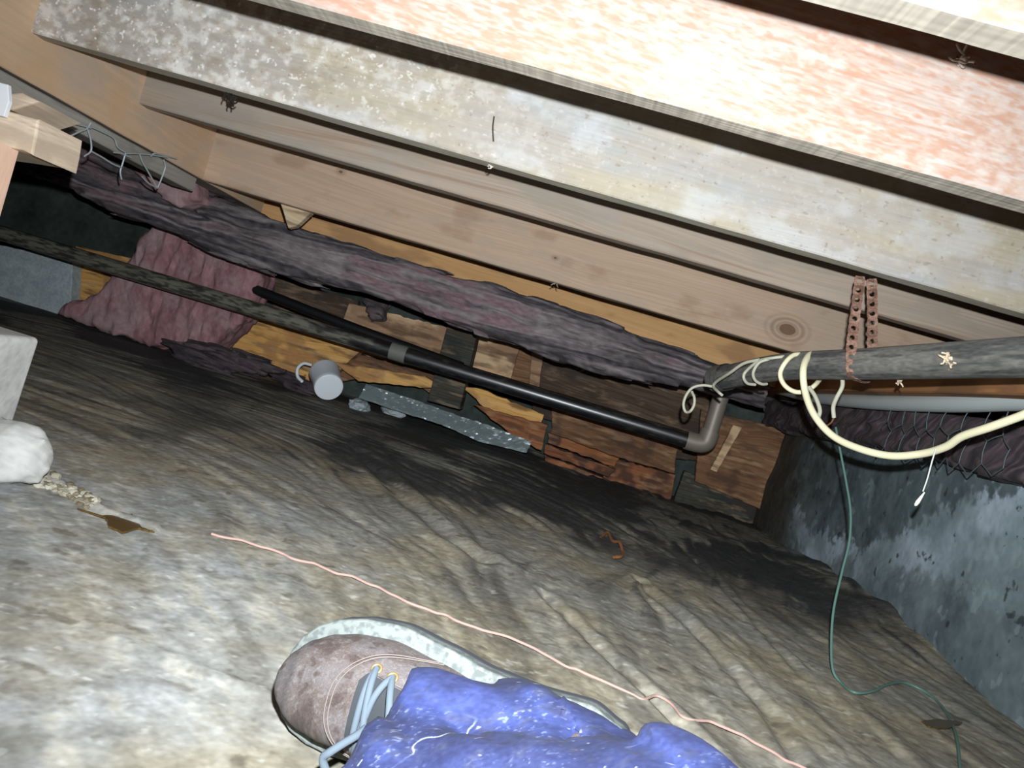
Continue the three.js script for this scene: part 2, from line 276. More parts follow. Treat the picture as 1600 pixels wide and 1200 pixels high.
{
  const bump = texture(768, 256, (u, v) => grey(fb(u * 40, v * 8, 91, 5)), { wrap: THREE.MirroredRepeatWrapping, srgb: false });
  // right foundation wall, slightly uneven face towards -x
  const pos = [], uv = [], idx = [], n = 160, m = 24; for (let i = 0; i <= n; i++) for (let j = 0; j <= m; j++) { const d = mix(-1.15, 3.1, i / n), y = mix(-.03, .37, j / m); pos.push(.76 + .012 * n3(d * 2.2, y * 4, 3, 3), y, -d); uv.push(d / 3, y / .5); }
  for (let i = 0; i < n; i++) for (let j = 0; j < m; j++) { const a = i * (m + 1) + j; idx.push(a, a + m + 1, a + 1, a + 1, a + m + 1, a + m + 2); }
  const g = new THREE.BufferGeometry(); g.setAttribute('position', new THREE.Float32BufferAttribute(pos, 3)); g.setAttribute('uv', new THREE.Float32BufferAttribute(uv, 2)); g.setIndex(idx); g.computeVertexNormals();
  const body = box(.78, 1.2, -.1, .37, -3.2, 1.25); for (let i = 0; i < body.attributes.uv.count; i++) body.attributes.uv.setXY(i, body.attributes.uv.getX(i) / 3, body.attributes.uv.getY(i) / .5);
  struct('wall_right', mergeGeometries([g, body]), std({ map: rightMap, bumpMap: bump, bumpScale: .006, roughness: .8 })).userData.label = 'blue-grey concrete foundation wall with a pale salt bloom';
}
struct('wall_back', box(-2.95, 1.2, -.1, .79, -3.25, -3.02), darkWall);
struct('wall_left', box(-2.95, -2.7, -.1, .79, -3.02, 1.25), darkWall);
struct('wall_front', box(-2.95, 1.2, -.1, .79, 1.1, 1.3), darkWall);
struct('wall_upper_right', box(1.05, 1.2, .37, .79, -3.02, 1.1), darkWall);
const pSub = { a: [150, 118, 84], b: [120, 90, 62], c: [92, 70, 50] };
{ // subfloor boards above the joists
  const m = woodMat(3.6, .19, 120, pSub, 512), sub = new THREE.Group(); sub.name = 'ceiling'; sub.userData.kind = 'structure'; sub.userData.label = 'plank subfloor above the joists'; scene.add(sub); sub.position.set(0, .786, 0);
  for (let i = 0; i < 23; i++) { const g = boardGeo(3.95, .19, .022, i, .001, 12); g.rotateX(Math.PI / 2); g.translate(-2.75, .022, -3.05 + i * .1935); part('plank', g, m, sub); }
  part('roof_deck', box(-2.95, 1.2, .024, .06, -3.25, 1.3), m, sub);
}

// ---------------------------------------------------------------- joists and beams
const knots = (list, c2 = [98, 70, 46]) => (c, x, y) => { for (const [kx, ky, r] of list) { const q = Math.hypot((x - kx) / 1.5, y - ky) / r; if (q < 1.7) c = mix3(c, c2, (q < .45 ? .75 : q < .65 ? .25 : .4 * ss(1.7, .6, q) * (.55 + .45 * Math.sin(q * 16)))); } return c; };
function joist(x0, x1, y0, H, dBack, T, s, mat, label) {
  const g = boardGeo(x1 - x0, H, T, s, .0018, 64), m = mesh('floor_joist', g, mat); m.position.set(x0, y0, -(dBack - T)); return tag(m, label, 'joist');
}
const pink = { a: [176, 158, 146], b: [166, 143, 129], c: [174, 163, 154], cAmt: .6, fine: 30, wob: .05, extra: (c, x, y, s, yy) => {
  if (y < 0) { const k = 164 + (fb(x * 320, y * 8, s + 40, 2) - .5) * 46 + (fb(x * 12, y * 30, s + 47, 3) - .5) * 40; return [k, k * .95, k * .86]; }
  const n = fb(x * 95, y * 120, s + 42, 4), g = fb(x * 4, y * 7, s + 43, 4), e = fb(x * 9, y * 12, s + 44, 5);
  c = mix3(c, [166, 122, 98], ss(.34, .84, fb(x * 90 + y * 60, yy * 330, s + 41, 3) + (e - .5) * .7 + .05 * ss(.9, 1.4, x)) * .75); c = mix3(c, [188, 182, 174], ss(.46, .74, n * .5 + e * .5) * .55 * ss(.3, .6, g));
  const arc = Math.exp(-(((Math.hypot(x - 1.66, (y - .045) * 1.3) - .075 - .02 * (e - .5)) / .016) ** 2)); return mix3(c, [188, 190, 186], arc * .7 * ss(.4, .55, n)); } };
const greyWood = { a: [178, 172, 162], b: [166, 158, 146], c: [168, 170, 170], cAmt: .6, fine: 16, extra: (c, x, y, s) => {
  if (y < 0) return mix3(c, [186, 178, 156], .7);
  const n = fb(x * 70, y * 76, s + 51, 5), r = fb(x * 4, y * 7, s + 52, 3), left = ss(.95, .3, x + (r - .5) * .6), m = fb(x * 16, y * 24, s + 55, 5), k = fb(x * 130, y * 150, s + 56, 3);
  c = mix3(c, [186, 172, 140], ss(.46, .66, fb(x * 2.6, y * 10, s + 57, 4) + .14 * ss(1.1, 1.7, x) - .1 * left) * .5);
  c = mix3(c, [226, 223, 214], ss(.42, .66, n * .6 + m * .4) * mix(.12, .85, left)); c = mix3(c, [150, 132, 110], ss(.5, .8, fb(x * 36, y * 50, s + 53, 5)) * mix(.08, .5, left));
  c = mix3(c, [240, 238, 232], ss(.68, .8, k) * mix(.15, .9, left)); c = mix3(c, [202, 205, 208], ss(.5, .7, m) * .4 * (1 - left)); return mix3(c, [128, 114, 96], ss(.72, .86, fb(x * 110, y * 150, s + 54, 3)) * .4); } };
const tanWood = { a: [176, 161, 145], b: [160, 142, 124], c: [160, 152, 142], cAmt: .5, fine: 22, extra: (c, x, y, s, yy) => mix3(mix3(c, [140, 112, 90], ss(.55, .8, fb(x * 3, yy * 120, s + 61, 3)) * .45), [150, 140, 126], ss(.5, .75, fb(x * 8, y * 16, s + 62, 5)) * .5) };
const brownWood = { a: [198, 173, 149], b: [184, 157, 131], c: [174, 158, 140], cAmt: .5, fine: 18, extra: (c, x, y, s) => knots([[1.56, .05, .03], [.35, .12, .008], [.95, .06, .006]])(mix3(c, [150, 118, 92], ss(.55, .78, fb(x * 10, y * 18, s + 66, 5)) * .4), x, y) };
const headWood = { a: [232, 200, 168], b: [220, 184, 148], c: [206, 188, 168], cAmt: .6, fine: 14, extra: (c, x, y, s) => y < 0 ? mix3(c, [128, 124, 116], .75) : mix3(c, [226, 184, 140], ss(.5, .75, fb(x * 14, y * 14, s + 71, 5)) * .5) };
joist(-1.07, 1.04, .60, .184, .605, .038, 1, woodMat(2.11, .184, 201, pink, 1024), 'floor joist nearest the camera, its white-lit face only a corner at the top right');
joist(-1.07, 1.04, .60, .184, .905, .038, 2, woodMat(2.11, .184, 202, pink), 'pinkish floor joist with a bright blotchy face, large across the top of the photo');
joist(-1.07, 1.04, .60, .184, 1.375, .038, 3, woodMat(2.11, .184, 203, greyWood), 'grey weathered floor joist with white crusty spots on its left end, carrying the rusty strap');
joist(-1.07, 1.04, .60, .184, 1.728, .038, 4, woodMat(2.11, .184, 204, tanWood), 'tan floor joist with clean straight grain, behind the grey weathered one');
joist(-1.07, 1.04, .52, .264, 2.085, .038, 5, woodMat(2.11, .264, 205, brownWood), 'deep brown floor joist with a round knot, the furthest one, just above the dark insulation');
{ // header the joists butt against
  const g = boardGeo(3.4, .264, .085, 6, .0018, 60); g.rotateY(Math.PI / 2); // along -z, front face towards +x
  const m = mesh('header_beam', g, woodMat(3.4, .264, 206, headWood)); m.position.set(-1.07, .52, .95); tag(m, 'orange-brown header board the joists end against, running towards the camera at upper left', 'beam');
}
{ // grey strip added under the header edge, turned to catch the flash
  const g = boardGeo(2.98, .036, .06, 10, .002, 60); g.rotateY(Math.PI / 2); const m = mesh('added_strip', g, woodMat(2.98, .036, 209, { a: [180, 175, 164], b: [160, 155, 145], c: [138, 133, 124], cAmt: .6 }, 1024)); m.position.set(-1.078, .481, .95); tag(m, 'added grey strip of wood along the underside of the header board, catching the flash', 'ledger');
}
{ // rim plate over the back wall and the sill on the right wall
  const g = boardGeo(3.2, .20, .05, 7, .002, 50), m = mesh('rim_board', g, woodMat(3.2, .2, 207, { a: [226, 182, 128], b: [204, 154, 98], c: [164, 124, 86], cAmt: .6 }, 1024)); m.position.set(-2.36, .455, -2.5); tag(m, 'orange-brown rim board under the last joist, showing as a thin strip above the insulation', 'board');
  const g2 = boardGeo(4.1, .07, .14, 8, .002, 40); g2.rotateY(Math.PI / 2); const m2 = mesh('sill_plate', g2, woodMat(4.1, .07, 208, { a: [176, 128, 82], b: [134, 90, 54], c: [104, 74, 48] }, 1024)); m2.position.set(.755, .449, 1.08); tag(m2, 'brown wood sill plate on top of the right foundation wall behind the grey drain pipe', 'board');
}

// ---------------------------------------------------------------- insulation
const fibreMap = (a, b, c, s, soft) => soft ? texture(512, 512, (u, v) => { const m = fb(u * 34, v * 14, s + 1, 5), q = fb(u * 160, v * 90, s + 2, 3), w = fb(u * 8, v * 8, s + 3, 4); let k = mix3(a, b, clamp((m - .5) * 1.6 + .5)); k = mix3(k, c, ss(.45, .7, w) * .7); const g = (q - .5) * 36; return k.map(x => x + g); }, { wrap: THREE.MirroredRepeatWrapping }) : texture(512, 512, (u, v) => { const m = fb(u * 5 + 1.5 * fb(u * 4, v * 4, s, 2), (v + .06 * u) * 120, s + 1, 4), q = fb(u * 60, v * 200, s + 2, 3), w = fb(u * 5, (v + .06 * u) * 26, s + 3, 4); let k = mix3(a, b, clamp((m - .5) * 2.2 + .5)); k = mix3(k, c, ss(.5, .68, w) * .8); const g = (q - .5) * 46; return k.map(x => x + g); }, { wrap: THREE.MirroredRepeatWrapping });
const mBatt = std({ map: fibreMap([134, 126, 126], [58, 53, 55], [130, 104, 108], 301), roughness: 1 });
const mPink = std({ map: fibreMap([186, 140, 143], [136, 98, 103], [168, 146, 146], 305, true), roughness: 1 });
const mDarkBatt = std({ map: fibreMap([98, 82, 86], [54, 48, 52], [80, 72, 68], 309), roughness: 1 });
{
  const up = [[-60, 150], [62, 194], [130, 212], [240, 258], [320, 300], [430, 345], [560, 386], [700, 430], [850, 470], [1000, 526], [1130, 572], [1200, 596]];
  const lo = [[1190, 632], [1080, 604], [950, 588], [860, 558], [760, 522], [680, 494], [560, 452], [480, 440], [400, 420], [330, 390], [240, 348], [180, 332], [110, 292], [20, 262], [-60, 232]];
  anchored('insulation_batt', fluff([...up, ...lo], 2.32, .045, .007, 3, .015), mBatt, 'long purple-grey insulation batt sagging along the top of the back wall', 'insulation');
  anchored('insulation_lump', fluff([[262, 352], [330, 356], [410, 388], [420, 440], [390, 500], [345, 545], [255, 542], [180, 520], [112, 492], [124, 478], [170, 462], [206, 430], [232, 380]], 2.62, .06, .008, 9, .015, 1), mPink, 'pink insulation clump fallen down the back wall behind the black pipe', 'insulation');
  anchored('insulation_scrap', fluff([[215, 268], [318, 282], [322, 318], [290, 330], [262, 312]], 2.24, .03, .007, 14, .008), mPink, 'small pink insulation scrap poking out above the purple batt near the header', 'insulation');
  anchored('insulation_tuft', fluff([[570, 468], [606, 476], [602, 500], [580, 502]], 2.895, .02, .006, 17, .01), mBatt, 'small purple insulation tuft hanging over the pale wood behind the black pipe', 'insulation');
  anchored('insulation_debris', fluff([[262, 536], [330, 540], [410, 558], [440, 580], [400, 586], [330, 572], [280, 556]], 2.5, .02, .007, 19, .026), mDarkBatt, 'dark crumbled insulation heap at the foot of the pink clump', 'insulation');
  anchored('insulation_debris', fluff([[424, 582], [470, 590], [500, 606], [492, 616], [450, 604]], 2.6, .02, .006, 23, .02), mDarkBatt, 'small dark insulation heap just left of the white cup', 'insulation');
  const f = (x, y, z) => { const d = -z, cy = .388 - .02 * ss(1.2, .8, d) + .016 * n3(d * 2, 1, 4, 2), qx = Math.abs(x - .735) - .036, qy = Math.abs(y - cy) - .034, qz = Math.max(d - 2.85, .75 - d); const o = Math.max(qx, qy, qz); return Math.min(o, 0) + Math.hypot(Math.max(qx, 0), Math.max(qy, 0), Math.max(qz, 0)) - .012 + .013 * n3(x * 14, y * 30, d * 7, 3) + .008 * n3(x * 30, y * 90, d * 16, 2); };
  anchored('insulation_batt', surface(f, [.62, .29, -2.95], [.82, .5, -.7], .0085), mDarkBatt, 'dark reddish-brown insulation laid along the top of the right foundation wall', 'insulation');
}

// ---------------------------------------------------------------- pieces of the back wall, each outlined at its own distance
const woodTint = (a, b, c, s, ex) => std({ map: texture(512, 256, (u, v) => woodColor(u, v * .5, s, { a, b, c, cAmt: .7, fine: 56, extra: ex ?? ((c, x, y, s) => mix3(mix3(c, [74, 54, 38], ss(.5, .74, fb(x * 6, y * 70, s + 7, 4)) * .5), [222, 190, 146], ss(.54, .76, fb(x * 9, y * 80, s + 8, 4)) * .35)) }), { wrap: THREE.MirroredRepeatWrapping }), roughness: .85 });
const wOrange = woodTint([240, 192, 118], [220, 162, 86], [176, 130, 84], 401), wPale = woodTint([240, 212, 172], [214, 174, 130], [150, 114, 86], 402), wBrown = woodTint([152, 114, 82], [112, 76, 50], [82, 60, 46], 403), wDark = woodTint([104, 84, 66], [80, 64, 52], [58, 50, 44], 404), wRot = woodTint([186, 122, 76], [122, 74, 48], [60, 42, 34], 405), wOlive = woodTint([72, 72, 62], [54, 56, 50], [44, 46, 44], 406);
const concrete = std({ map: texture(512, 512, (u, v) => { const n = fb(u * 14, v * 14, 411, 5), q = fb(u * 90, v * 90, 412, 3); return mix3([166, 180, 184], [212, 222, 224], n).map(c => c + (q - .5) * 40); }, { wrap: THREE.MirroredRepeatWrapping }), roughness: .9 });
const piece = (name, pxs, d, T, mat, label, cat, o = {}) => anchored(name, slabGeo(pxs, d, T, o.bevel ?? .003, o.jag ?? .002, o.s ?? (seed0 += 1.7), o.tex ?? .6), mat, label, cat, o.group);
piece('concrete_block', [[-60, 372], [114, 404], [108, 500], [60, 488], [-60, 452]], 2.72, .05, concrete, 'blue-grey concrete footing block at the far left end of the black pipe', 'block', { jag: .004 });
piece('wood_block', [[118, 384], [225, 408], [205, 440], [160, 476], [112, 476]], 2.78, .12, wOrange, 'orange wood block between the concrete footing and the pink insulation', 'block');
piece('wood_board', [[352, 548], [378, 486], [510, 522], [565, 546], [500, 606], [430, 590]], 2.8, .05, wOrange, 'orange-yellow board right of the fallen pink insulation, under the black pipe', 'board', { jag: .006 });
piece('wood_board', [[452, 524], [700, 590], [690, 624], [654, 604], [560, 592], [508, 600]], 2.865, .03, wBrown, 'long brown board behind the white cup, ending in splinters', 'board', { jag: .005 });
piece('wood_board', [[520, 566], [664, 588], [690, 604], [664, 606], [560, 596]], 2.75, .03, wOrange, 'splintered yellow lath along the lower edge of the brown board', 'board', { jag: .004 });
piece('wood_board', [[430, 432], [560, 470], [554, 530], [424, 496]], 2.965, .03, wDark, 'dark stained board left of the pale torn wood, above the black pipe', 'board');
piece('wood_board', [[545, 474], [705, 512], [692, 586], [520, 542]], 2.92, .03, wPale, 'pale torn wood panel left of the dark upright post', 'board', { jag: .006 });
piece('wood_post', [[702, 496], [748, 512], [718, 640], [668, 626]], 2.74, .09, wOlive, 'dark olive upright post crossing behind the black pipe', 'post', { jag: .001 });
piece('wood_board', [[742, 520], [812, 542], [796, 600], [724, 578]], 2.86, .04, wPale, 'square tan panel just right of the dark upright post', 'board');
piece('wood_board', [[806, 530], [836, 540], [828, 616], [790, 600]], 2.88, .04, wBrown, 'narrow brown board right of the square tan panel', 'board');
piece('wood_board', [[832, 538], [850, 543], [842, 610], [826, 606]], 2.83, .02, wPale, 'pale sliver of lath between the narrow brown board and the big brown panel', 'board');
piece('wood_board', [[848, 540], [1110, 606], [1100, 720], [1040, 716], [830, 648]], 2.9, .03, wDark, 'large dark brown panel left of the upright pipe stub', 'panel', { jag: .003 });
piece('wood_board', [[722, 604], [748, 606], [850, 648], [844, 668], [760, 640]], 2.78, .03, wOrange, 'orange broken lath below the black pipe, right of the post foot', 'board', { jag: .006 });
piece('wood_board', [[740, 632], [856, 664], [846, 704], [804, 684]], 2.76, .03, wRot, 'rotten orange board at the right end of the grey plastic strip', 'board', { jag: .008 });
piece('wood_board', [[862, 636], [1060, 690], [1054, 740], [860, 684]], 2.85, .03, wBrown, 'brown horizontal board under the right half of the black pipe', 'board', { jag: .007 });
for (const [a, l] of [[[[856, 676], [968, 716], [960, 730], [856, 692]], 'uppermost rotten red-brown strip below the brown horizontal board'], [[[852, 694], [962, 734], [950, 746], [850, 708]], 'middle rotten red-brown strip below the brown horizontal board'], [[[850, 710], [940, 746], [1000, 776], [850, 728]], 'lowest rotten red-brown strip, at the foot of the back wall']]) piece('wood_strip', a, 2.78, .04, wRot, l, 'board', { jag: .006 });
piece('wood_board', [[958, 716], [1056, 742], [1046, 792], [940, 752]], 2.84, .05, wRot, 'dark red rotten board right of the rotten strips', 'board', { jag: .008 });
piece('wood_board', [[1096, 640], [1236, 672], [1222, 752], [1212, 806], [1086, 752]], 2.8, .02, wBrown, 'stained brown board leaning in the back right corner below the upright pipe stub', 'panel', { jag: .004 });
piece('wood_strip', [[1146, 664], [1160, 668], [1120, 738], [1110, 734]], 2.77, .015, wPale, 'pale slanting lath on the stained corner panel', 'board', { jag: .002 });
piece('wood_board', [[1070, 736], [1090, 744], [1216, 800], [1180, 850], [1050, 790]], 2.845, .03, wOlive, 'dark greenish board at the foot of the back right corner', 'panel', { jag: .004 });
piece('wood_wedge', [[438, 318], [486, 332], [462, 354], [450, 356]], 2.07, .02, woodTint([206, 188, 158], [184, 164, 132], [160, 140, 112], 407), 'small tan wood wedge hanging below the knotty brown joist', 'wedge');
for (const [p, l] of [[[520, 640], 'grey stone just right of the white cup'], [[612, 648], 'pale grey stone below the grey plastic strip']]) { const g = rock(.04, p[0], [1.3, .6, .8], 3); const m = mesh('stone', g, concrete); const q = onFloor(p[0] + 40 * (p[0] < 560), p[1], .012); m.position.copy(q); m.rotation.y = p[0]; tag(m, l, 'stone'); }

// ---------------------------------------------------------------- pipes
const abs = std({ map: texture(512, 64, (u, v) => { const q = fb(u * 90, v * 26, 421, 5), s = fb(u * 14, v * 5, 422, 3); const left = ss(.62, .5, u + (s - .5) * .3); return mix3([24, 24, 26], [112, 110, 98], clamp(ss(.5, .75, q) * .35 + left * (.35 + .65 * ss(.3, .6, q)))); }), roughness: .3 }), absShine = new THREE.MeshPhysicalMaterial({ map: abs.map, roughness: .42, clearcoat: 1, clearcoatRoughness: .3 }), black = std({ color: 0x141416, roughness: .5 });
const dusty = std({ map: texture(1024, 256, (u, v) => { const q = fb(u * 34, v * 26, 431, 5), w = fb(u * 16, v * 8, 432, 5), f = fb(u * 300, v * 60, 433, 2); let c = mix3([96, 96, 92], [132, 130, 122], w); c = mix3(c, [60, 61, 62], ss(.42, .72, q) * .65); return c.map(k => k + (f - .5) * 40); }), roughness: .7 });
{
  const A = at(-60, 345, 2.36), B = at(1078, 690, 2.36); A.y = B.y = .225;
  const B2 = at(1088, 690, 2.36); B2.y = .225; A.z = B.z = B2.z = -2.36;
  const t = thing('waste_pipe', 'long black plastic waste pipe running along the back wall to a grey elbow', 'pipe', V(A.x, 0, -2.36)), o = t.position;
  const loc = v => v.clone().sub(o);
  part('pipe', tube([loc(A), loc(A.clone().lerp(B, .5)), loc(B)], .0235, 60, 24), absShine, t);
  const metal = std({ color: 0x857c70, roughness: .5, metalness: .25 });
  const C = V(B2.x + .03, .255, -2.36), D = V(B2.x + .03, .39, -2.36);
  part('elbow', tube([loc(V(B2.x - .03, .225, -2.36)), loc(V(B2.x + .005, .226, -2.36)), loc(V(B2.x + .026, .236, -2.36)), loc(V(B2.x + .03, .27, -2.36))], .0285, 24, 20), metal, t);
  part('riser', tube([loc(C), loc(C.clone().lerp(D, .5)), loc(D)], .0235, 20, 20), metal, t);
  { const P = V(mix(A.x, B.x, .615), .225, -2.36); const g = new THREE.CylinderGeometry(.0262, .0262, .05, 24); g.rotateZ(Math.PI / 2); g.translate(P.x - o.x, P.y, 0); part('coupling', g, std({ color: 0x6a6c64, roughness: .6 }), t); }
  const q0 = at(398, 452, 2.56), q1 = at(722, 574, 2.46); anchored('black_rod', tube([q0, q0.clone().lerp(q1, .5).add(V(0, -.004, 0)), q1], 0.016, 30, 12), black, 'thinner black pipe slanting just above the waste pipe, left of the olive post', 'pipe');
  const w0 = onY(905, 578, .36), wire = [at(905, 580, 2.893), at(935, 572, 2.87), at(975, 572, 2.87), at(1010, 582, 2.893)]; anchored('grey_wire', tube(wire, .004, 30, 6), std({ color: 0x8d8a80 }), 'short grey wire arching over the large dark brown panel', 'wire');
}
const DR = .0255, drA = at(1720, 553, .9), drB = at(1345, 569, 1.33), drC = at(1228, 573, 1.52), drD = at(1120, 592, 1.8);
const drain = new THREE.CatmullRomCurve3([V(.66, drA.y + .012, 1.05), V(.60, drA.y + .006, 0), drA, drB, drC, drD]);
{
  const t = thing('drain_pipe', 'dusty grey-black drain pipe hung from the strap, coming towards the camera at right', 'pipe', V(drB.x, 0, drB.z));
  const g = new THREE.TubeGeometry(drain, 200, DR, 28); g.translate(-drB.x, 0, -drB.z); part('pipe', g, dusty, t);
  const h = new THREE.TubeGeometry(new THREE.CatmullRomCurve3([drain.getPoint(.965), drain.getPoint(.983), drain.getPoint(1)]), 20, DR + .004, 28); h.translate(-drB.x, 0, -drB.z); part('hub', h, dusty, t);
}
{ // white conduit
  const P = [V(.655, .49, 1.05), V(.655, .487, 0), onX(1720, 622, .655), onX(1600, 625, .655), onX(1480, 630, .655), onX(1360, 628, .66), onX(1270, 620, .67), onX(1215, 608, .68)];
  anchored('plastic_pipe', tube(P, .0165, 220, 18), std({ color: 0xc3ccca, roughness: .45 }), 'pale grey-white plastic pipe running below the drain pipe along the right wall', 'pipe');
}

// ---------------------------------------------------------------- perforated strap
{
  const rust = std({ map: texture(256, 256, (u, v) => { const n = fb(u * 14, v * 14, 441, 4), q = fb(u * 70, v * 70, 442, 2); return mix3([150, 118, 102], [106, 74, 60], clamp((n - .5) * 2 + .5)).map(c => c + (q - .5) * 50); }), roughness: .9, metalness: .15 });
  const t = thing('pipe_strap', 'rusty perforated strap looped round the drain pipe and nailed to the grey joist', 'strap', V(drB.x, .6, drB.z));
  const o = t.position;
  // flat band along a path with round holes: strips of a small pierced unit
  const band = (path, wdir, name) => {
    const c = new THREE.CatmullRomCurve3(path), L = c.getLength(), unit = .0165, n = Math.max(2, Math.round(L / unit)), W = .0165, th = .0016, gs = [];
    for (let i = 0; i < n; i++) {
      const a = c.getPointAt(i / n), b = c.getPointAt(Math.min(1, (i + 1) / n)), y = b.clone().sub(a), l = y.length(); y.normalize(); const x = wdir.clone().addScaledVector(y, -wdir.dot(y)).normalize(), z = new THREE.Vector3().crossVectors(x, y);
      const wv = i % 2 ? 1 : 1; const sh = new THREE.Shape(); sh.moveTo(-W / 2 * .86, -.0003); sh.quadraticCurveTo(-W / 2 * 1.16, l / 2, -W / 2 * .86, l + .0003); sh.lineTo(W / 2 * .86, l + .0003); sh.quadraticCurveTo(W / 2 * 1.16, l / 2, W / 2 * .86, -.0003); sh.closePath();
      const h = new THREE.Path(); h.absarc(0, l / 2, .0042, 0, Math.PI * 2, true); sh.holes.push(h);
      const g = new THREE.ExtrudeGeometry(sh, { depth: th, bevelEnabled: false, curveSegments: 10 }); g.translate(0, 0, -th / 2);
      g.applyMatrix4(new THREE.Matrix4().makeBasis(x, y, z).setPosition(a.clone().sub(o))); const uv = g.attributes.uv; for (let k = 0; k < uv.count; k++) uv.setXY(k, uv.getX(k) * 8 + i * .1, uv.getY(k) * 8 + i * .13); gs.push(g);
    }
    part(name, mergeGeometries(gs), rust, t);
  };
  const axis = drain.getTangent(.7).normalize(), T0 = at(1344, 432, 1.345), T1 = at(1362, 436, 1.345), wx = V(1, 0, .15).normalize();
  const pc = at(1333, 569, 1.345), front = pc.clone().add(V(0, 0, .027));
  band([T0, at(1339, 470, 1.335), at(1334, 510, 1.325), at(1330, 545, 1.315), at(1330, 575, 1.31), at(1333, 590, 1.325)], wx, 'near_leg');
  band([T1, at(1363, 480, 1.36), at(1363, 530, 1.385), at(1362, 570, 1.40)], wx, 'far_leg');
  band([at(1333, 590, 1.325), at(1343, 596, 1.36), at(1356, 590, 1.39), at(1362, 570, 1.40)], wx, 'saddle');
  for (const p of [T0, T1]) { const g = new THREE.SphereGeometry(.005, 12, 8); g.scale(1, .5, 1); g.translate(p.x - o.x, p.y - o.y - .002, p.z - o.z); part('nail_head', g, rust, t); }
}

// ---------------------------------------------------------------- cables and strings
const cream = std({ color: 0xe9e2bd, roughness: .5 }), paleCord = std({ color: 0xbdbba6, roughness: .6 }), copper = std({ color: 0x9a6a50, roughness: .5, metalness: .5 });
{
  const P = [[1720, 600, .98], [1600, 648, 1.06], [1545, 668, 1.1], [1503, 682, 1.14], [1478, 698, 1.17], [1440, 709, 1.21], [1390, 712, 1.25], [1340, 700, 1.29], [1300, 680, 1.33], [1272, 648, 1.36], [1258, 612, 1.39], [1255, 578, 1.40], [1262, 558, 1.425], [1272, 553, 1.45], [1284, 559, 1.49]].map(p => at(...p)); P.unshift(V(.735, .43, 1.05), V(.725, .43, .2), V(.69, .425, -.5));
  const t = thing('cable', 'thick cream cable drooping from the drain pipe towards the right edge', 'cable', P[9].clone());
  const sub = a => a.map(v => v.clone().sub(t.position));
  part('sheath', tube(sub(P), .0058, 400, 12), cream, t);
  part('loop', tube(sub([[1258, 554, 1.47], [1240, 555, 1.455], [1226, 568, 1.445], [1219, 585, 1.45], [1226, 602, 1.455], [1242, 612, 1.455], [1260, 611, 1.455], [1273, 602, 1.46], [1281, 593, 1.48]].map(p => at(...p))), .0042, 90, 10), cream, t);
  for (const [a, b] of [[[[1264, 605, 1.40], [1274, 620, 1.41], [1281, 640, 1.42], [1279, 652, 1.425]], [[1279, 652, 1.425], [1275, 660, 1.43], [1282, 668, 1.43]]], [[[1316, 588, 1.38], [1316, 604, 1.39], [1307, 622, 1.4], [1302, 636, 1.41], [1303, 652, 1.415]], [[1303, 652, 1.415], [1299, 660, 1.42], [1290, 666, 1.43], [1282, 668, 1.43]]]]) {
    part('cut_end', tube(sub(a.map(p => at(...p))), .0036, 50, 10), paleCord, t); part('bare_conductor', tube(sub(b.map(p => at(...p))), .0016, 24, 6), copper, t);
  }
  const Q = [[1236, 556, 1.5], [1210, 559, 1.5], [1186, 564, 1.53], [1166, 580, 1.56], [1162, 590, 1.56], [1168, 599, 1.57], [1180, 601, 1.58]];
  const u = thing('cord', 'thin pale cord coiled twice round the far end of the drain pipe', 'cord', at(1140, 590, 1.66)), su = a => a.map(p => at(...p).sub(u.position));
  part('coil', tube(su(Q), .003, 70, 8), paleCord, u);
  part('coil', tube(su([[1202, 561, 1.51], [1186, 567, 1.52], [1177, 582, 1.53], [1180, 594, 1.54], [1190, 600, 1.55], [1198, 600, 1.56]]), .003, 60, 8), paleCord, u);
  part('tail', tube(su([[1186, 562, 1.53], [1162, 568, 1.56], [1140, 583, 1.6], [1120, 596, 1.66], [1115, 604, 1.68], [1122, 612, 1.7], [1129, 618, 1.7]]), .0032, 60, 8), paleCord, u);
  part('curl', tube(su([[1114, 604, 1.7], [1098, 602, 1.7], [1082, 606, 1.7], [1072, 618, 1.7], [1068, 632, 1.7], [1071, 643, 1.7], [1078, 643, 1.71], [1084, 634, 1.71], [1085, 622, 1.71], [1081, 612, 1.72]]), .003, 80, 8), paleCord, u);
}
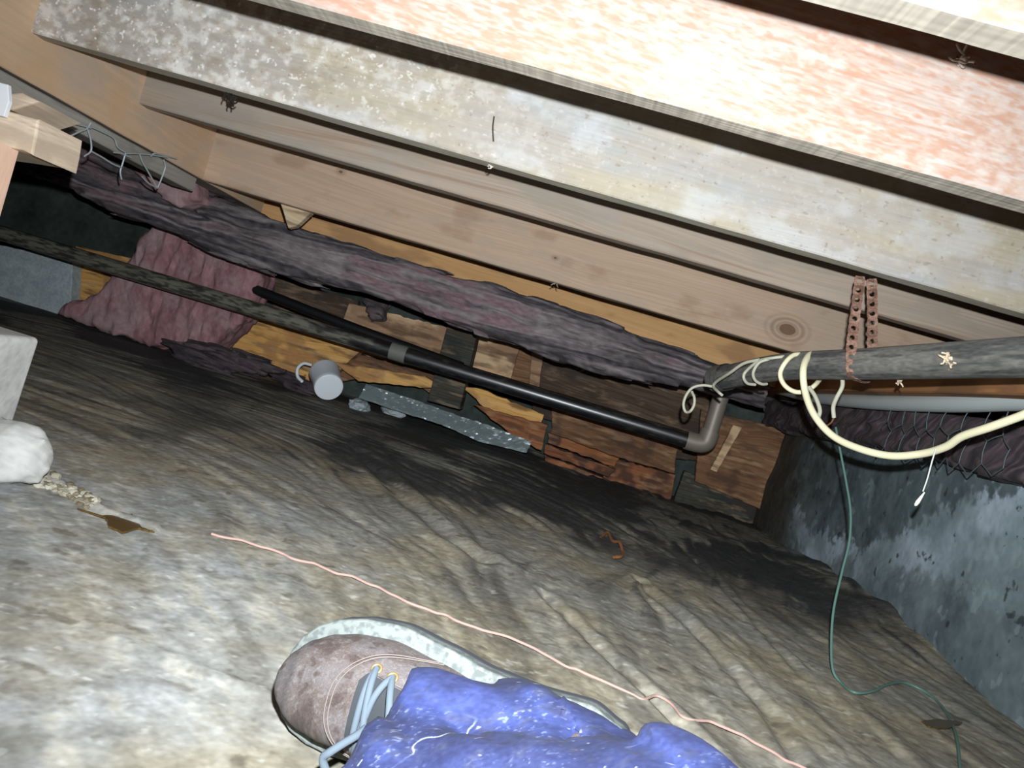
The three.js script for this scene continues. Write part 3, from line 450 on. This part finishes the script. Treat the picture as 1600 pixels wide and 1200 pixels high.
{ // green wire: hangs, then lies on the sheet
  const f0 = onFloor(1310, 1072, .004), dF = -f0.z, hang = [[1306, 668, 1.42], [1312, 700, mix(1.42, dF, .08)], [1322, 752, mix(1.42, dF, .2)], [1329, 800, mix(1.42, dF, .32)], [1327, 846, mix(1.42, dF, .43)], [1316, 892, mix(1.42, dF, .54)], [1303, 950, mix(1.42, dF, .68)], [1299, 1000, mix(1.42, dF, .8)], [1301, 1045, mix(1.42, dF, .92)]].map(p => at(...p));
  const lie = [[1312, 1070], [1334, 1086], [1362, 1084], [1384, 1074], [1410, 1070], [1440, 1082], [1466, 1102], [1484, 1130], [1494, 1162], [1500, 1215], [1508, 1260]].map(p => onFloor(p[0], p[1], .0035));
  anchored('green_wire', tube([...hang, ...lie], .0019, 320, 8), std({ color: 0x56776c, roughness: .5 }), 'thin green wire hanging from the cable and curling over the ground sheet', 'wire');
  const s = thing('string', 'short white string with a frayed end hanging in front of the right wall', 'string', at(1464, 700, 1.17)), ss_ = a => a.map(p => at(...p).sub(s.position));
  part('strand', tube(ss_([[1462, 702, 1.17], [1456, 722, 1.17], [1449, 748, 1.17], [1442, 768, 1.17]]), .0011, 40, 6), std({ color: 0xcfd2cc }), s);
  const fr = new THREE.LatheGeometry([[0, -.012], [.0022, -.010], [.003, -.005], [.0022, .003], [.0009, .012]].map(p => new THREE.Vector2(...p)), 10); fr.rotateZ(-.3); const fp = at(1437, 780, 1.17).sub(s.position); fr.translate(fp.x, fp.y, fp.z); part('frayed_end', fr, std({ color: 0xe8e6d8, roughness: 1 }), s);
  // pink mason's line on the floor
  const pk = [[330, 836], [420, 862], [490, 884], [560, 912], [650, 948], [740, 982], [820, 1014], [900, 1048], [990, 1086], [1080, 1124], [1160, 1158], [1260, 1204], [1330, 1240]], pl = []; for (let i = 0; i < pk.length - 1; i++) for (let j = 0; j < 6; j++) pl.push(onFloor(mix(pk[i][0], pk[i + 1][0], j / 6), mix(pk[i][1], pk[i + 1][1], j / 6), .0016)); { const y0 = pl.map(p => p.y); pl.forEach((p, i) => { let a = 0, n = 0; for (let k = -9; k <= 9; k++) if (y0[i + k] !== undefined) { a += y0[i + k]; n++; } p.y = Math.max(p.y - .002, a / n + .001); }); }
  anchored('pink_line', tube(pl, .0015, 400, 8), std({ color: 0xa5877c, roughness: .9 }), 'pink line lying straight across the ground sheet past the shoe', 'string');
}

// ---------------------------------------------------------------- pier, post and shims at the left edge
const chalky = std({ map: texture(512, 512, (u, v) => { const n = fb(u * 12, v * 12, 451, 5), q = fb(u * 80, v * 80, 452, 3); return mix3([146, 145, 140], [176, 175, 170], n).map(c => c + (q - .5) * 30); }, { wrap: THREE.MirroredRepeatWrapping }), roughness: .95 });
function roughBox(w, h, d, s, amp = .002, taper = 0) {
  const g = new RoundedBoxGeometry(w, h, d, 5, .006), p = g.attributes.position, uv = g.attributes.uv;
  for (let i = 0; i < p.count; i++) { let x = p.getX(i), y = p.getY(i), z = p.getZ(i); const k = 1 + taper * (y / h), q = n3(x * 14 + s, y * 14, z * 14, 3) * amp; uv.setXY(i, (x + z) * 2, (y + z * .5) * 2); p.setXYZ(i, x * k + q, y + q * .6, z * k + q); }
  g.computeVertexNormals(); return g;
}
{
  const top = at(51, 525, .90), bot = at(14, 672, .90), h = top.y + .0, t = thing('concrete_pier', 'white concrete pier block standing on a rounded mortar lump at the left edge', 'pier', V(bot.x - .09, 0, -.81));
  const g = roughBox(.19, top.y - .02, .18, 3, .0015, .03); g.translate(.0, (top.y - .02) / 2 + .02, 0); part('block', g, chalky, t);
  const c = at(8, 716, .845); const f = (x, y, z) => { const q = Math.hypot((x - c.x) / 1.25, (y - .03) / .95, (z - c.z) / 1.0) - .036, r = capsule(x, y, z, V(c.x - .22, .012, c.z - .02), V(c.x - .02, .016, c.z), .04, .03); return smin(q, r, .02) + .01 * n3(x * 30, y * 30, z * 30, 3); };
  const lump = surface(f, [c.x - .3, -.03, c.z - .08], [c.x + .08, .1, c.z + .08], .0045, .5); lump.translate(-t.position.x, 0, -t.position.z); part('mortar_lump', lump, chalky, t, 'rounded lumpy mortar');
  const pw = woodMat(.6, .1, 461, { a: [254, 222, 198], b: [250, 202, 172], c: [250, 232, 220], cAmt: .5 }, 512);
  const pt = at(31, 236, 1.12), y1 = pt.y;
  const post = boardGeo(y1 - .0, .13, .09, 9, .001, 12); post.rotateZ(Math.PI / 2); post.translate(.0, 0, .0); const pm = mesh('wood_post', post, pw); pm.position.set(pt.x - .0, .0, -1.03); tag(pm, 'pinkish wooden post at the left edge below the tan shim', 'post');
  const shimM = woodTint([232, 214, 190], [218, 196, 168], [200, 180, 156], 463, c => c);
  const s1 = anchored('shim', slabGeo([[-80, 150], [8, 172], [60, 186], [56, 214], [50, 242], [34, 234], [-80, 216]], 1.10, .1, .003, .001, 2, .6), shimM, 'tan wood shim on top of the pinkish post, with a split corner', 'shim');
  anchored('shim', slabGeo([[-60, 112], [14, 146], [34, 144], [62, 158], [18, 172], [-60, 150]], 1.16, .1, .003, .001, 4, .6), shimM, 'upper tan wood shim wedged just under the header board', 'shim');
  anchored('paper_scrap', slabGeo([[-40, 118], [12, 132], [14, 158], [6, 182], [-40, 172]], 1.085, .006, .001, .001, 5, .6), std({ color: 0xf2f4f6, roughness: .8 }), 'bright white scrap beside the shims at the left edge', 'scrap');
}
{ // gravel spilled beside the mortar
  const r = rng(77), gs = []; for (let i = 0; i < 110; i++) { const t = r(), px = mix(58, 150, t) + (r() - .5) * 20, py = mix(748, 786, t) + (r() - .6) * 28 * (1 - t * .7), q = onFloor(px, py, .001), g = rock(.0022 + r() * .0035, i * 3.1, [1, .7, 1], 1); g.translate(q.x, q.y, q.z); const cc = [[.24, .22, .16], [.1, .08, .045], [.34, .32, .25], [.15, .125, .08]][Math.floor(r() * 4)], n = g.attributes.position.count; g.setAttribute('color', new THREE.Float32BufferAttribute(Array.from({ length: n * 3 }, (_, k) => cc[k % 3]), 3)); gs.push(g); }
  const m = anchored('gravel', mergeGeometries(gs), std({ vertexColors: true, roughness: .95 }), 'small brown gravel spilled beside the mortar lump', 'gravel'); m.userData.kind = 'stuff';
  const puddle = (px, h, label) => { const c = px.map(p => onFloor(p[0], p[1])), sh = new THREE.Shape(); const pts = []; c.forEach((a, i) => { const b = c[(i + 1) % c.length]; for (let k = 0; k < 5; k++) { const t = k / 5; pts.push(new THREE.Vector2(mix(a.x, b.x, t) + .003 * n3(i + t * 3, h, 1, 2), -mix(a.z, b.z, t) + .003 * n3(2, i + t * 3, h, 2))); } });
    sh.setFromPoints(pts); const g = new THREE.ExtrudeGeometry(sh, { depth: .0012, bevelEnabled: true, bevelThickness: .0006, bevelSize: .001, bevelSegments: 2 }); g.rotateX(-Math.PI / 2); let y = 0; c.forEach(a => y = Math.max(y, floorH(a.x, -a.z))); g.translate(0, y + .0006, 0); anchored('puddle', g, std({ color: 0x4a3818, roughness: .25 }), label, 'puddle'); };
  puddle([[122, 797], [160, 800], [205, 806], [222, 818], [242, 824], [214, 828], [190, 836], [170, 826], [166, 812]], 1, 'brown puddle on the ground sheet near the pier');
  puddle([[1440, 1130], [1464, 1127], [1500, 1136], [1476, 1141], [1452, 1137]], 5, 'small brown puddle at lower right beside the green wire');
  const curl = [[938, 842], [948, 838], [956, 848], [966, 854], [972, 866], [968, 876], [958, 874]].map((p, i) => onFloor(p[0], p[1], .004 + (i % 2) * .004)); anchored('rusty_wire', tube(curl, .0032, 60, 7), std({ color: 0x8a5a34, roughness: .9, metalness: .2 }), 'small rusty wire curl lying on the middle of the ground sheet', 'wire');
}
{ // cup and plastic strip at the foot of the back wall
  const base = onFloor(508, 640, 0), d = 2.5, c = at(514, 606, d), t = thing('plastic_cup', 'white plastic cup lying on its side at the foot of the back wall', 'cup', V(c.x, floorH(c.x, d), -d));
  const o = V(0, c.y - t.position.y, 0), r = .046, wm = new THREE.MeshPhysicalMaterial({ color: 0xf4fbff, roughness: .5, clearcoat: 1, clearcoatRoughness: .4, side: THREE.DoubleSide });
  const pr = [[0, .0], [r * .92, .0], [r, .004], [r * 1.02, .02], [r * .98, .024], [r * 1.0, .06], [r * 1.04, .1], [r * 1.1, .104], [r * 1.04, .108], [r * .97, .1], [r * .92, .03], [0, .026]].map(p => new THREE.Vector2(...p));
  const g = new THREE.LatheGeometry(pr, 40); // axis y = from base (towards viewer) to mouth
  const dir = at(502, 565, 2.66).sub(c).normalize(), q = new THREE.Quaternion().setFromUnitVectors(V(0, 1, 0), dir); g.applyQuaternion(q); g.translate(o.x, o.y, o.z); part('body', g, wm, t);
  const hp = [[486, 570, 2.6], [474, 568, 2.58], [465, 576, 2.56], [465, 588, 2.55], [472, 596, 2.54]].map(p => at(...p).sub(t.position)); part('handle', tube(hp, .0055, 40, 8), wm, t);
  // crumpled strip
  const n = 70, m = 8, pos = [], idx = [], uv = [];
  const L = [[572, 600], [640, 622], [700, 644], [760, 664], [830, 690]], W = [[560, 622], [628, 645], [690, 664], [748, 690], [822, 708]];
  const lerpP = (A, t) => { const k = Math.min(A.length - 1.0001, t * (A.length - 1)), i = k | 0; return [mix(A[i][0], A[i + 1][0], k - i), mix(A[i][1], A[i + 1][1], k - i)]; };
  for (let i = 0; i <= n; i++) for (let j = 0; j <= m; j++) { const a = lerpP(L, i / n), b = lerpP(W, i / n), q = onFloor(mix(a[0], b[0], j / m), mix(a[1], b[1], j / m)); let k = Math.abs(PN.noise(i * .16, j * .42, 3)) * .03 + .006 * PN.noise(i * .5, j * .9, 8); const p = at(mix(a[0], b[0], j / m), mix(a[1], b[1], j / m), Math.min(-q.z, 2.66) - .02); k *= .15 + .85 * Math.sin(Math.PI * j / m); pos.push(p.x + k * .5, Math.max(p.y, floorH(p.x, -p.z) + .004) + k, p.z + k * .5); uv.push(i / 8, j / 8); }
  for (let i = 0; i < n; i++) for (let j = 0; j < m; j++) { const a = i * (m + 1) + j; idx.push(a, a + 1, a + m + 1, a + 1, a + m + 2, a + m + 1); }
  const sg = new THREE.BufferGeometry(); sg.setAttribute('position', new THREE.Float32BufferAttribute(pos, 3)); sg.setAttribute('uv', new THREE.Float32BufferAttribute(uv, 2)); sg.setIndex(idx); const sf = sg.toNonIndexed(); sf.computeVertexNormals();
  anchored('plastic_strip', sf, std({ color: 0x7c8888, roughness: .3, metalness: .15 }), 'crumpled silvery plastic strip along the foot of the back wall', 'strip');
}

// ---------------------------------------------------------------- chicken wire
{
  const galv = std({ color: 0xb9c4c6, roughness: .5, metalness: .2 }), dull = std({ color: 0x4e5c5e, roughness: .6, metalness: .2 }), gs = [];
  const wire = (pts, r = .0013) => gs.push(tube(pts, r, pts.length * 6, 6));
  const L = [[[62, 198], [88, 194], [98, 190], [128, 196], [142, 200]], [[84, 194], [86, 210], [90, 226], [88, 240], [84, 250]], [[90, 226], [104, 216], [124, 206], [136, 201], [142, 192]], [[137, 202], [142, 220], [142, 236], [132, 244]], [[142, 198], [160, 206], [178, 216], [184, 230], [196, 238]], [[196, 240], [214, 240], [236, 242], [262, 246]], [[196, 240], [192, 254], [188, 268], [190, 280]], [[178, 238], [190, 240], [204, 246]], [[236, 244], [244, 240], [276, 248]], [[256, 250], [258, 262], [252, 280], [246, 294]], [[246, 294], [232, 286], [222, 276]], [[142, 236], [160, 246], [176, 256], [190, 262]], [[218, 240], [222, 252], [230, 266], [246, 294]]];
  L.forEach((p, k) => wire(p.map((q, i) => onX(q[0], q[1], -1.052 + .008 * PN.noise(k, i, 2))), .0019)); anchored('chicken_wire', mergeGeometries(gs), galv, 'torn chicken wire hooked along the header board, holding the purple batt', 'wire mesh');
  gs.length = 0; const a = .036, w = Math.sqrt(3) * a;      // hexagons on the face of the right batt
  const pt = (u, v) => { const d = 1.28 + u, y = .362 + v; return V(.665 + .018 * n3(d * 5, y * 9, 3, 2), y + .012 * n3(d * 7, y * 7, 8, 2), -d); };
  for (let i = 0; i < 8; i++) for (let j = 0; j < 2; j++) { const cu = i * w + (j % 2) * w / 2, cv = j * a * 1.5; const v = k => pt(cu + a * Math.cos(Math.PI / 6 + k * Math.PI / 3), cv + a * Math.sin(Math.PI / 6 + k * Math.PI / 3)); for (const k of [0, 1, 2]) gs.push(tube([v(k), v(k).lerp(v(k + 1), .5).add(V(-.002, 0, 0)), v(k + 1)], .0011, 6, 5)); if (j === 0) for (const k of [3, 4]) gs.push(tube([v(k), v(k).lerp(v(k + 1), .5), v(k + 1)], .0011, 6, 5)); }
  anchored('chicken_wire', mergeGeometries(gs), dull, 'hexagonal chicken wire over the insulation on the right wall', 'wire mesh');
}
{ // lint, cobweb and dirt caught on the joists and pipe
  const tuft = (px, py, d, r, col, label, s, n = 14) => { const R = rng(s), gs = [], c = at(px, py, d); for (let i = 0; i < n; i++) { const p = V((R() - .5), (R() - .5), (R() - .5)).multiplyScalar(r), q = p.clone().add(V(R() - .5, R() - .5, R() - .5).multiplyScalar(r * 1.6)), m = p.clone().lerp(q, .5).add(V(R() - .5, R() - .5, R() - .5).multiplyScalar(r * .6)); gs.push(tube([p.add(c), m.add(c), q.add(c)], r * .07 + .0004, 8, 5)); } const k = rock(r * .28, s, [1, .7, 1], 2); k.translate(c.x, c.y, c.z); gs.push(k); anchored('lint', mergeGeometries(gs.map(g => g.index ? g.toNonIndexed() : g)), std({ color: col, roughness: 1 }), label, 'lint'); };
  tuft(766, 258, 1.36, .008, 0xe9e2d4, 'white lint tuft caught under the middle of the grey weathered joist', 11);
  tuft(1486, 560, 1.1, .014, 0xd8c2a6, 'tan lint tuft stuck on the dusty drain pipe', 12);
  tuft(362, 152, 1.38, .014, 0x241c16, 'black cobweb tuft under the left part of the grey weathered joist', 13, 22);
  tuft(868, 440, 2.06, .012, 0xb0aaa0, 'grey lint tuft on the lower edge of the knotty brown joist', 14, 8);
  tuft(1505, 92, .86, .014, 0xcfc8bc, 'pale cobweb tuft in the dark gap above the large pinkish joist', 15, 9);
  tuft(1404, 593, 1.27, .01, 0xd9c9ac, 'cream lint tuft hanging under the drain pipe, left of the tan one', 16, 10);
  tuft(240, 268, 2.25, .016, 0xb89a70, 'straw-coloured lint tuft on the purple batt below the torn chicken wire', 18, 16);
  tuft(74, 238, 2.265, .010, 0xf4f0e6, 'white lint tuft on the purple batt beside the tan shim', 19, 10);
  const nail = [at(772, 182, 1.334), at(770, 200, 1.328), at(771, 221, 1.33)]; anchored('bent_nail', tube(nail, .0012, 16, 6), std({ color: 0x3a332c, roughness: .7 }), 'thin dark nail lying against the middle of the grey weathered joist', 'nail');
}

// ---------------------------------------------------------------- the photographer's leg
{
  const al = -.247, th = 1.434, ph = .087, SC = .827, O = V(-.122, .004, -.538);
  const ex = V(Math.cos(al) * Math.cos(ph), Math.sin(ph), -Math.sin(al) * Math.cos(ph)), hp = V(-Math.sin(al), 0, -Math.cos(al)), up = V(0, 1, 0), nn = up.clone().addScaledVector(ex, -ex.y).normalize();
  const w = hp.clone().multiplyScalar(Math.cos(th)).addScaledVector(nn, Math.sin(th)), ey = new THREE.Vector3().crossVectors(w.clone().negate(), ex).normalize(), ez = w.clone().negate();
  const M = new THREE.Matrix4().makeBasis(ex.clone().multiplyScalar(SC), ey.clone().multiplyScalar(SC), ez.clone().multiplyScalar(SC)).setPosition(O);   // shoe frame: x toe to heel, y up from the sole, -z across to the raised edge
  const P = thing('person', 'blue-trousered leg of a person, spattered white, in a worn brown lace-up shoe', 'person', V(.0, 0, -.55));
  const inv = M.clone(); inv.elements[12] -= P.position.x; inv.elements[14] -= P.position.z;
  const SL = .29, lerpT = (T, x) => { for (let i = 0; i < T.length - 1; i++) if (x <= T[i + 1][0]) { const t = clamp((x - T[i][0]) / (T[i + 1][0] - T[i][0])); return mix(T[i][1], T[i + 1][1], t * t * (3 - 2 * t) * .5 + t * .5); } return T.at(-1)[1]; };
  const hw = l => lerpT([[0, .004], [.003, .016], [.01, .028], [.022, .038], [.038, .0445], [.06, .0485], [.09, .0495], [.13, .043], [.17, .036], [.21, .034], [.25, .036], [.275, .027], [.288, .012], [.29, .004]], l);
  const hgt = l => lerpT([[0, .0], [.006, .02], [.015, .026], [.03, .036], [.06, .046], [.09, .055], [.13, .064], [.17, .067], [.2, .066], [.25, .06], [.28, .05], [.29, .0]], l), mid = l => -.05 + .012 * Math.max(0, 1 - l / .14) ** 2;
  const S = (l, f, off = 0) => { const a = Math.PI * f, c = Math.cos(a), s = Math.sin(a), W = Math.max(.001, hw(l) - .0065) + off, H = hgt(l) + off; return V(l, .017 + H * Math.pow(Math.max(0, s), .8), mid(l) - W * Math.sign(c) * Math.pow(Math.abs(c), .72)); };   // f=0 raised side, f=1 ground side
  const grid = (fn, n, m) => { const pos = [], uv = [], idx = []; for (let i = 0; i <= n; i++) for (let j = 0; j <= m; j++) { const p = fn(i / n, j / m); pos.push(p.x, p.y, p.z); uv.push(p.x * 6, (p.z + p.y) * 6); } for (let i = 0; i < n; i++) for (let j = 0; j < m; j++) { const a = i * (m + 1) + j; idx.push(a, a + 1, a + m + 1, a + 1, a + m + 2, a + m + 1); } const g = new THREE.BufferGeometry(); g.setAttribute('position', new THREE.Float32BufferAttribute(pos, 3)); g.setAttribute('uv', new THREE.Float32BufferAttribute(uv, 2)); g.setIndex(idx); g.computeVertexNormals(); return g; };
  const place = g => { g.applyMatrix4(inv); return g; };
  const leather = std({ map: texture(512, 512, (u, v) => { const n = fb(u * 9, v * 9, 471, 5), q = fb(u * 60, v * 60, 472, 4), f = fb(u * 220, v * 220, 473, 2); let c = mix3([80, 74, 73], [71, 62, 58], ss(.35, .65, n)); c = mix3(c, [98, 95, 95], ss(.5, .75, q) * .5); c = mix3(c, [50, 38, 34], ss(.58, .72, fb(u * 16, v * 16, 474, 4)) * .6); return c.map(k => k + (f - .5) * 26); }, { wrap: THREE.MirroredRepeatWrapping }), roughness: .8 });
  const rim = std({ map: texture(256, 256, (u, v) => mix3([92, 97, 93], [70, 75, 73], ss(.4, .7, fb(u * 30, v * 30, 476, 4))), { wrap: THREE.MirroredRepeatWrapping }), roughness: .75 }), dark = std({ color: 0x23262a, roughness: .9 }), lace = std({ color: 0x465058, roughness: .9 }), brass = std({ color: 0x8f7a52, roughness: .4, metalness: .6 }), thread = std({ color: 0x5f5550 });
  const shoe = part('shoe', place(grid((a, b) => S(mix(.001, .2895, Math.pow(a, 1.15)), b), 80, 40)), leather, P);
  const outline = (g, off) => { const sh = new THREE.Shape(), pts = []; for (let i = 0; i <= 60; i++) { const l = SL * (1 - Math.cos(Math.PI * i / 60)) / 2; pts.push([l, -mid(l) - .05 + hw(l) + off]); } for (let i = 60; i >= 0; i--) { const l = SL * (1 - Math.cos(Math.PI * i / 60)) / 2; pts.push([l, -mid(l) - .05 - hw(l) - off]); } sh.setFromPoints(pts.map(p => new THREE.Vector2(p[0], p[1]))); return sh; };
  const solid = (off, y, h, mat, name) => { const g = new THREE.ExtrudeGeometry(outline(null, off), { depth: h, bevelEnabled: true, bevelThickness: .0025, bevelSize: .0025, bevelOffset: -.0025, bevelSegments: 3 }); g.rotateX(-Math.PI / 2); g.translate(0, y, -.05); const uv = g.attributes.uv; for (let i = 0; i < uv.count; i++) uv.setXY(i, uv.getX(i) * 8, uv.getY(i) * 8); part(name, place(g), mat, shoe, name === 'sole' ? 'pale rubber welt' : 'dark outsole'); };
  solid(.0055, .006, .010, rim, 'sole'); solid(.006, -.004, .008, dark, 'outsole');
  const seam = f => .068 + .075 * Math.pow(Math.abs(f - .5) * 2, 1.8);
  part('quarter', place(grid((a, b) => { const f = mix(.03, .335, b); return S(mix(seam(f), .262, a), f, .0022 * (a > 0 ? 1 : 0)); }, 40, 16)), leather, shoe, 'brown side panel with eyelets');
  part('quarter', place(grid((a, b) => { const f = mix(.665, .97, b); return S(mix(seam(f), .262, a), f, .0022 * (a > 0 ? 1 : 0)); }, 40, 16)), leather, shoe, 'brown side panel on the ground side');
  part('vamp_strap', place(grid((a, b) => { const f = mix(.33, .67, b); return S(mix(seam(f), seam(f) + .018, a), f, .0022); }, 6, 16)), leather, shoe);
  part('stitching', place(mergeGeometries([0, .004].map(k => tube(Array.from({ length: 30 }, (_, i) => { const f = mix(.04, .96, i / 29); return S(seam(f) + k, f, .0026); }), .0005, 120, 5)))), thread, shoe);
  part('tongue', place(grid((a, b) => { const f = mix(.34, .66, b); return S(mix(.09, .2, a), f, .0008); }, 12, 12)), dark, shoe, 'dark tongue');
  const ey1 = [.1, .115, .142, .157];
  for (const l of ey1) for (const f of [.305, .695]) { const g = new THREE.TorusGeometry(.0034, .0012, 8, 18), p = S(l, f, .003), nrm = p.clone().sub(S(l, f, -.01)).normalize(); g.applyQuaternion(new THREE.Quaternion().setFromUnitVectors(V(0, 0, 1), nrm)); g.translate(p.x, p.y, p.z); part('eyelet', place(g), brass, shoe); }
  const arch = (l0, f0, l1, f1, k = .004) => Array.from({ length: 9 }, (_, i) => { const t = i / 8; return S(mix(l0, l1, t), mix(f0, f1, t), .0035 + k * Math.sin(Math.PI * t)); });
  for (const a of [[.1, .305, .1, .695, .003], [.1, .695, .115, .305, .005], [.1, .305, .115, .695, .006], [.115, .695, .142, .305, .005], [.115, .305, .142, .695, .006]]) { const g = tube(arch(...a), .0026, 40, 8); part('lace', place(g), lace, shoe); }
  const lw = a => a.map(p => at(...p).sub(P.position)); part('lace', tube(lw([[572, 1138, .452], [556, 1150, .445], [536, 1162, .44], [516, 1175, .436], [505, 1184, .436], [508, 1200, .436], [524, 1230, .436]]), .0024, 60, 8), lace, shoe, 'loose lace end');

  // trouser leg: one draped surface from the hem to the hip behind the lens
  const A0 = at(676, 1124, .458), A1 = at(820, 1150, .47), A2 = at(960, 1192, .485), B0 = at(630, 1300, .40), B1 = at(1000, 1332, .40), B2 = at(1540, 1590, .37), H = V(.2, .12, .42);
  const Ha = at(644, 1046, .458), Hb = at(560, 1200, .415), hv = Hb.clone().sub(Ha), hn = ex.clone().negate().addScaledVector(hv, ex.dot(hv) / hv.lengthSq()).normalize();
  const leg = (x, y, z, g) => { let q = capsule(x, y, z, A0, A1, .028 - g, .029 - g); q = smin(q, capsule(x, y, z, A1, A2, .030 - g, .022 - g), .01); q = smin(q, capsule(x, y, z, B0, B1, .0475 - g, .052 - g), .03); q = smin(q, capsule(x, y, z, B1, B2, .052 - g, .062 - g), .02); return smin(q, capsule(x, y, z, B2, H, .062 - g, .08 - g), .03); };
  const ax = B1.clone().sub(B0).normalize(), ay = V(0, 1, 0);
  const cloth = (x, y, z) => { let q = leg(x, y, z, 0); if (q < .05) { const s = x * ax.x + y * ax.y + z * ax.z, v = y - .3 * z; const w1 = n3(s * 8 + 3, v * 30 + s * 10, z * 20, 2); q += .0095 * w1 + .008 * Math.max(0, .16 - Math.abs(n3(s * 6 + 7, v * 22 + s * 16, z * 14, 1))) * 3 + .0006 * n3(s * 30, v * 60, z * 30 + 9, 2); }
    const hd = (x - Ha.x) * hn.x + (y - Ha.y) * hn.y + (z - Ha.z) * hn.z + .004 * PN.noise(x * 20, y * 20, z * 20); q = Math.max(q, hd); if (hd > -.014) q = Math.max(q, -leg(x, y, z, .011)); return Math.max(q, .001 - y); };
  const near = surface(cloth, [Hb.x - .06, -.005, -.56], [.30, .18, -.30], .0036, 1), rest = surface((x, y, z) => Math.max(cloth(x, y, z), -.305 - z), [.0, -.005, -.32], [.4, .25, .52], .012, 1);
  const denim = std({ map: texture(1024, 1024, (u, v) => { const n = fb(u * 22, v * 22, 481, 4), q = fb(u * 260, v * 260, 482, 2), f = fb(u * 70, v * 70, 483, 4); let c = mix3([20, 28, 64], [34, 45, 90], ss(.3, .7, n)); c = mix3(c, [44, 46, 66], ss(.52, .72, f) * .5);
    const wx = u + .03 * (fb(u * 30, v * 30, 484, 2) - .5), wy = v + .03 * (fb(u * 30, v * 30, 485, 2) - .5); const ln = Math.abs(fb(wx * 26, wy * 26, 486, 2) - .5), gate = ss(.55, .68, fb(u * 12, v * 12, 487, 3)); c = mix3(c, [150, 154, 164], ss(.026, .008, ln) * gate * .85);
    c = mix3(c, [150, 152, 158], Math.max(ss(.85, .9, vn(u * 190, v * 190, 488) * .7 + vn(u * 40, v * 40, 489) * .3), .45 * ss(.66, .84, fb(u * 300, v * 300, 490, 2)) * ss(.42, .7, fb(u * 20, v * 20, 491, 4))) * .9); return c.map(k => k + (q - .5) * 22); }, { wrap: THREE.MirroredRepeatWrapping }), roughness: .9 });
  const tg = mergeGeometries([near, rest]); tg.translate(-P.position.x, 0, -P.position.z); const uvs = tg.attributes.uv; for (let i = 0; i < uvs.count; i++) uvs.setXY(i, uvs.getX(i) * 1.6, uvs.getY(i) * 1.6); part('trouser_leg', tg, denim, P, 'blue work trousers spattered with white paint');
}
renderer.render(scene, camera);
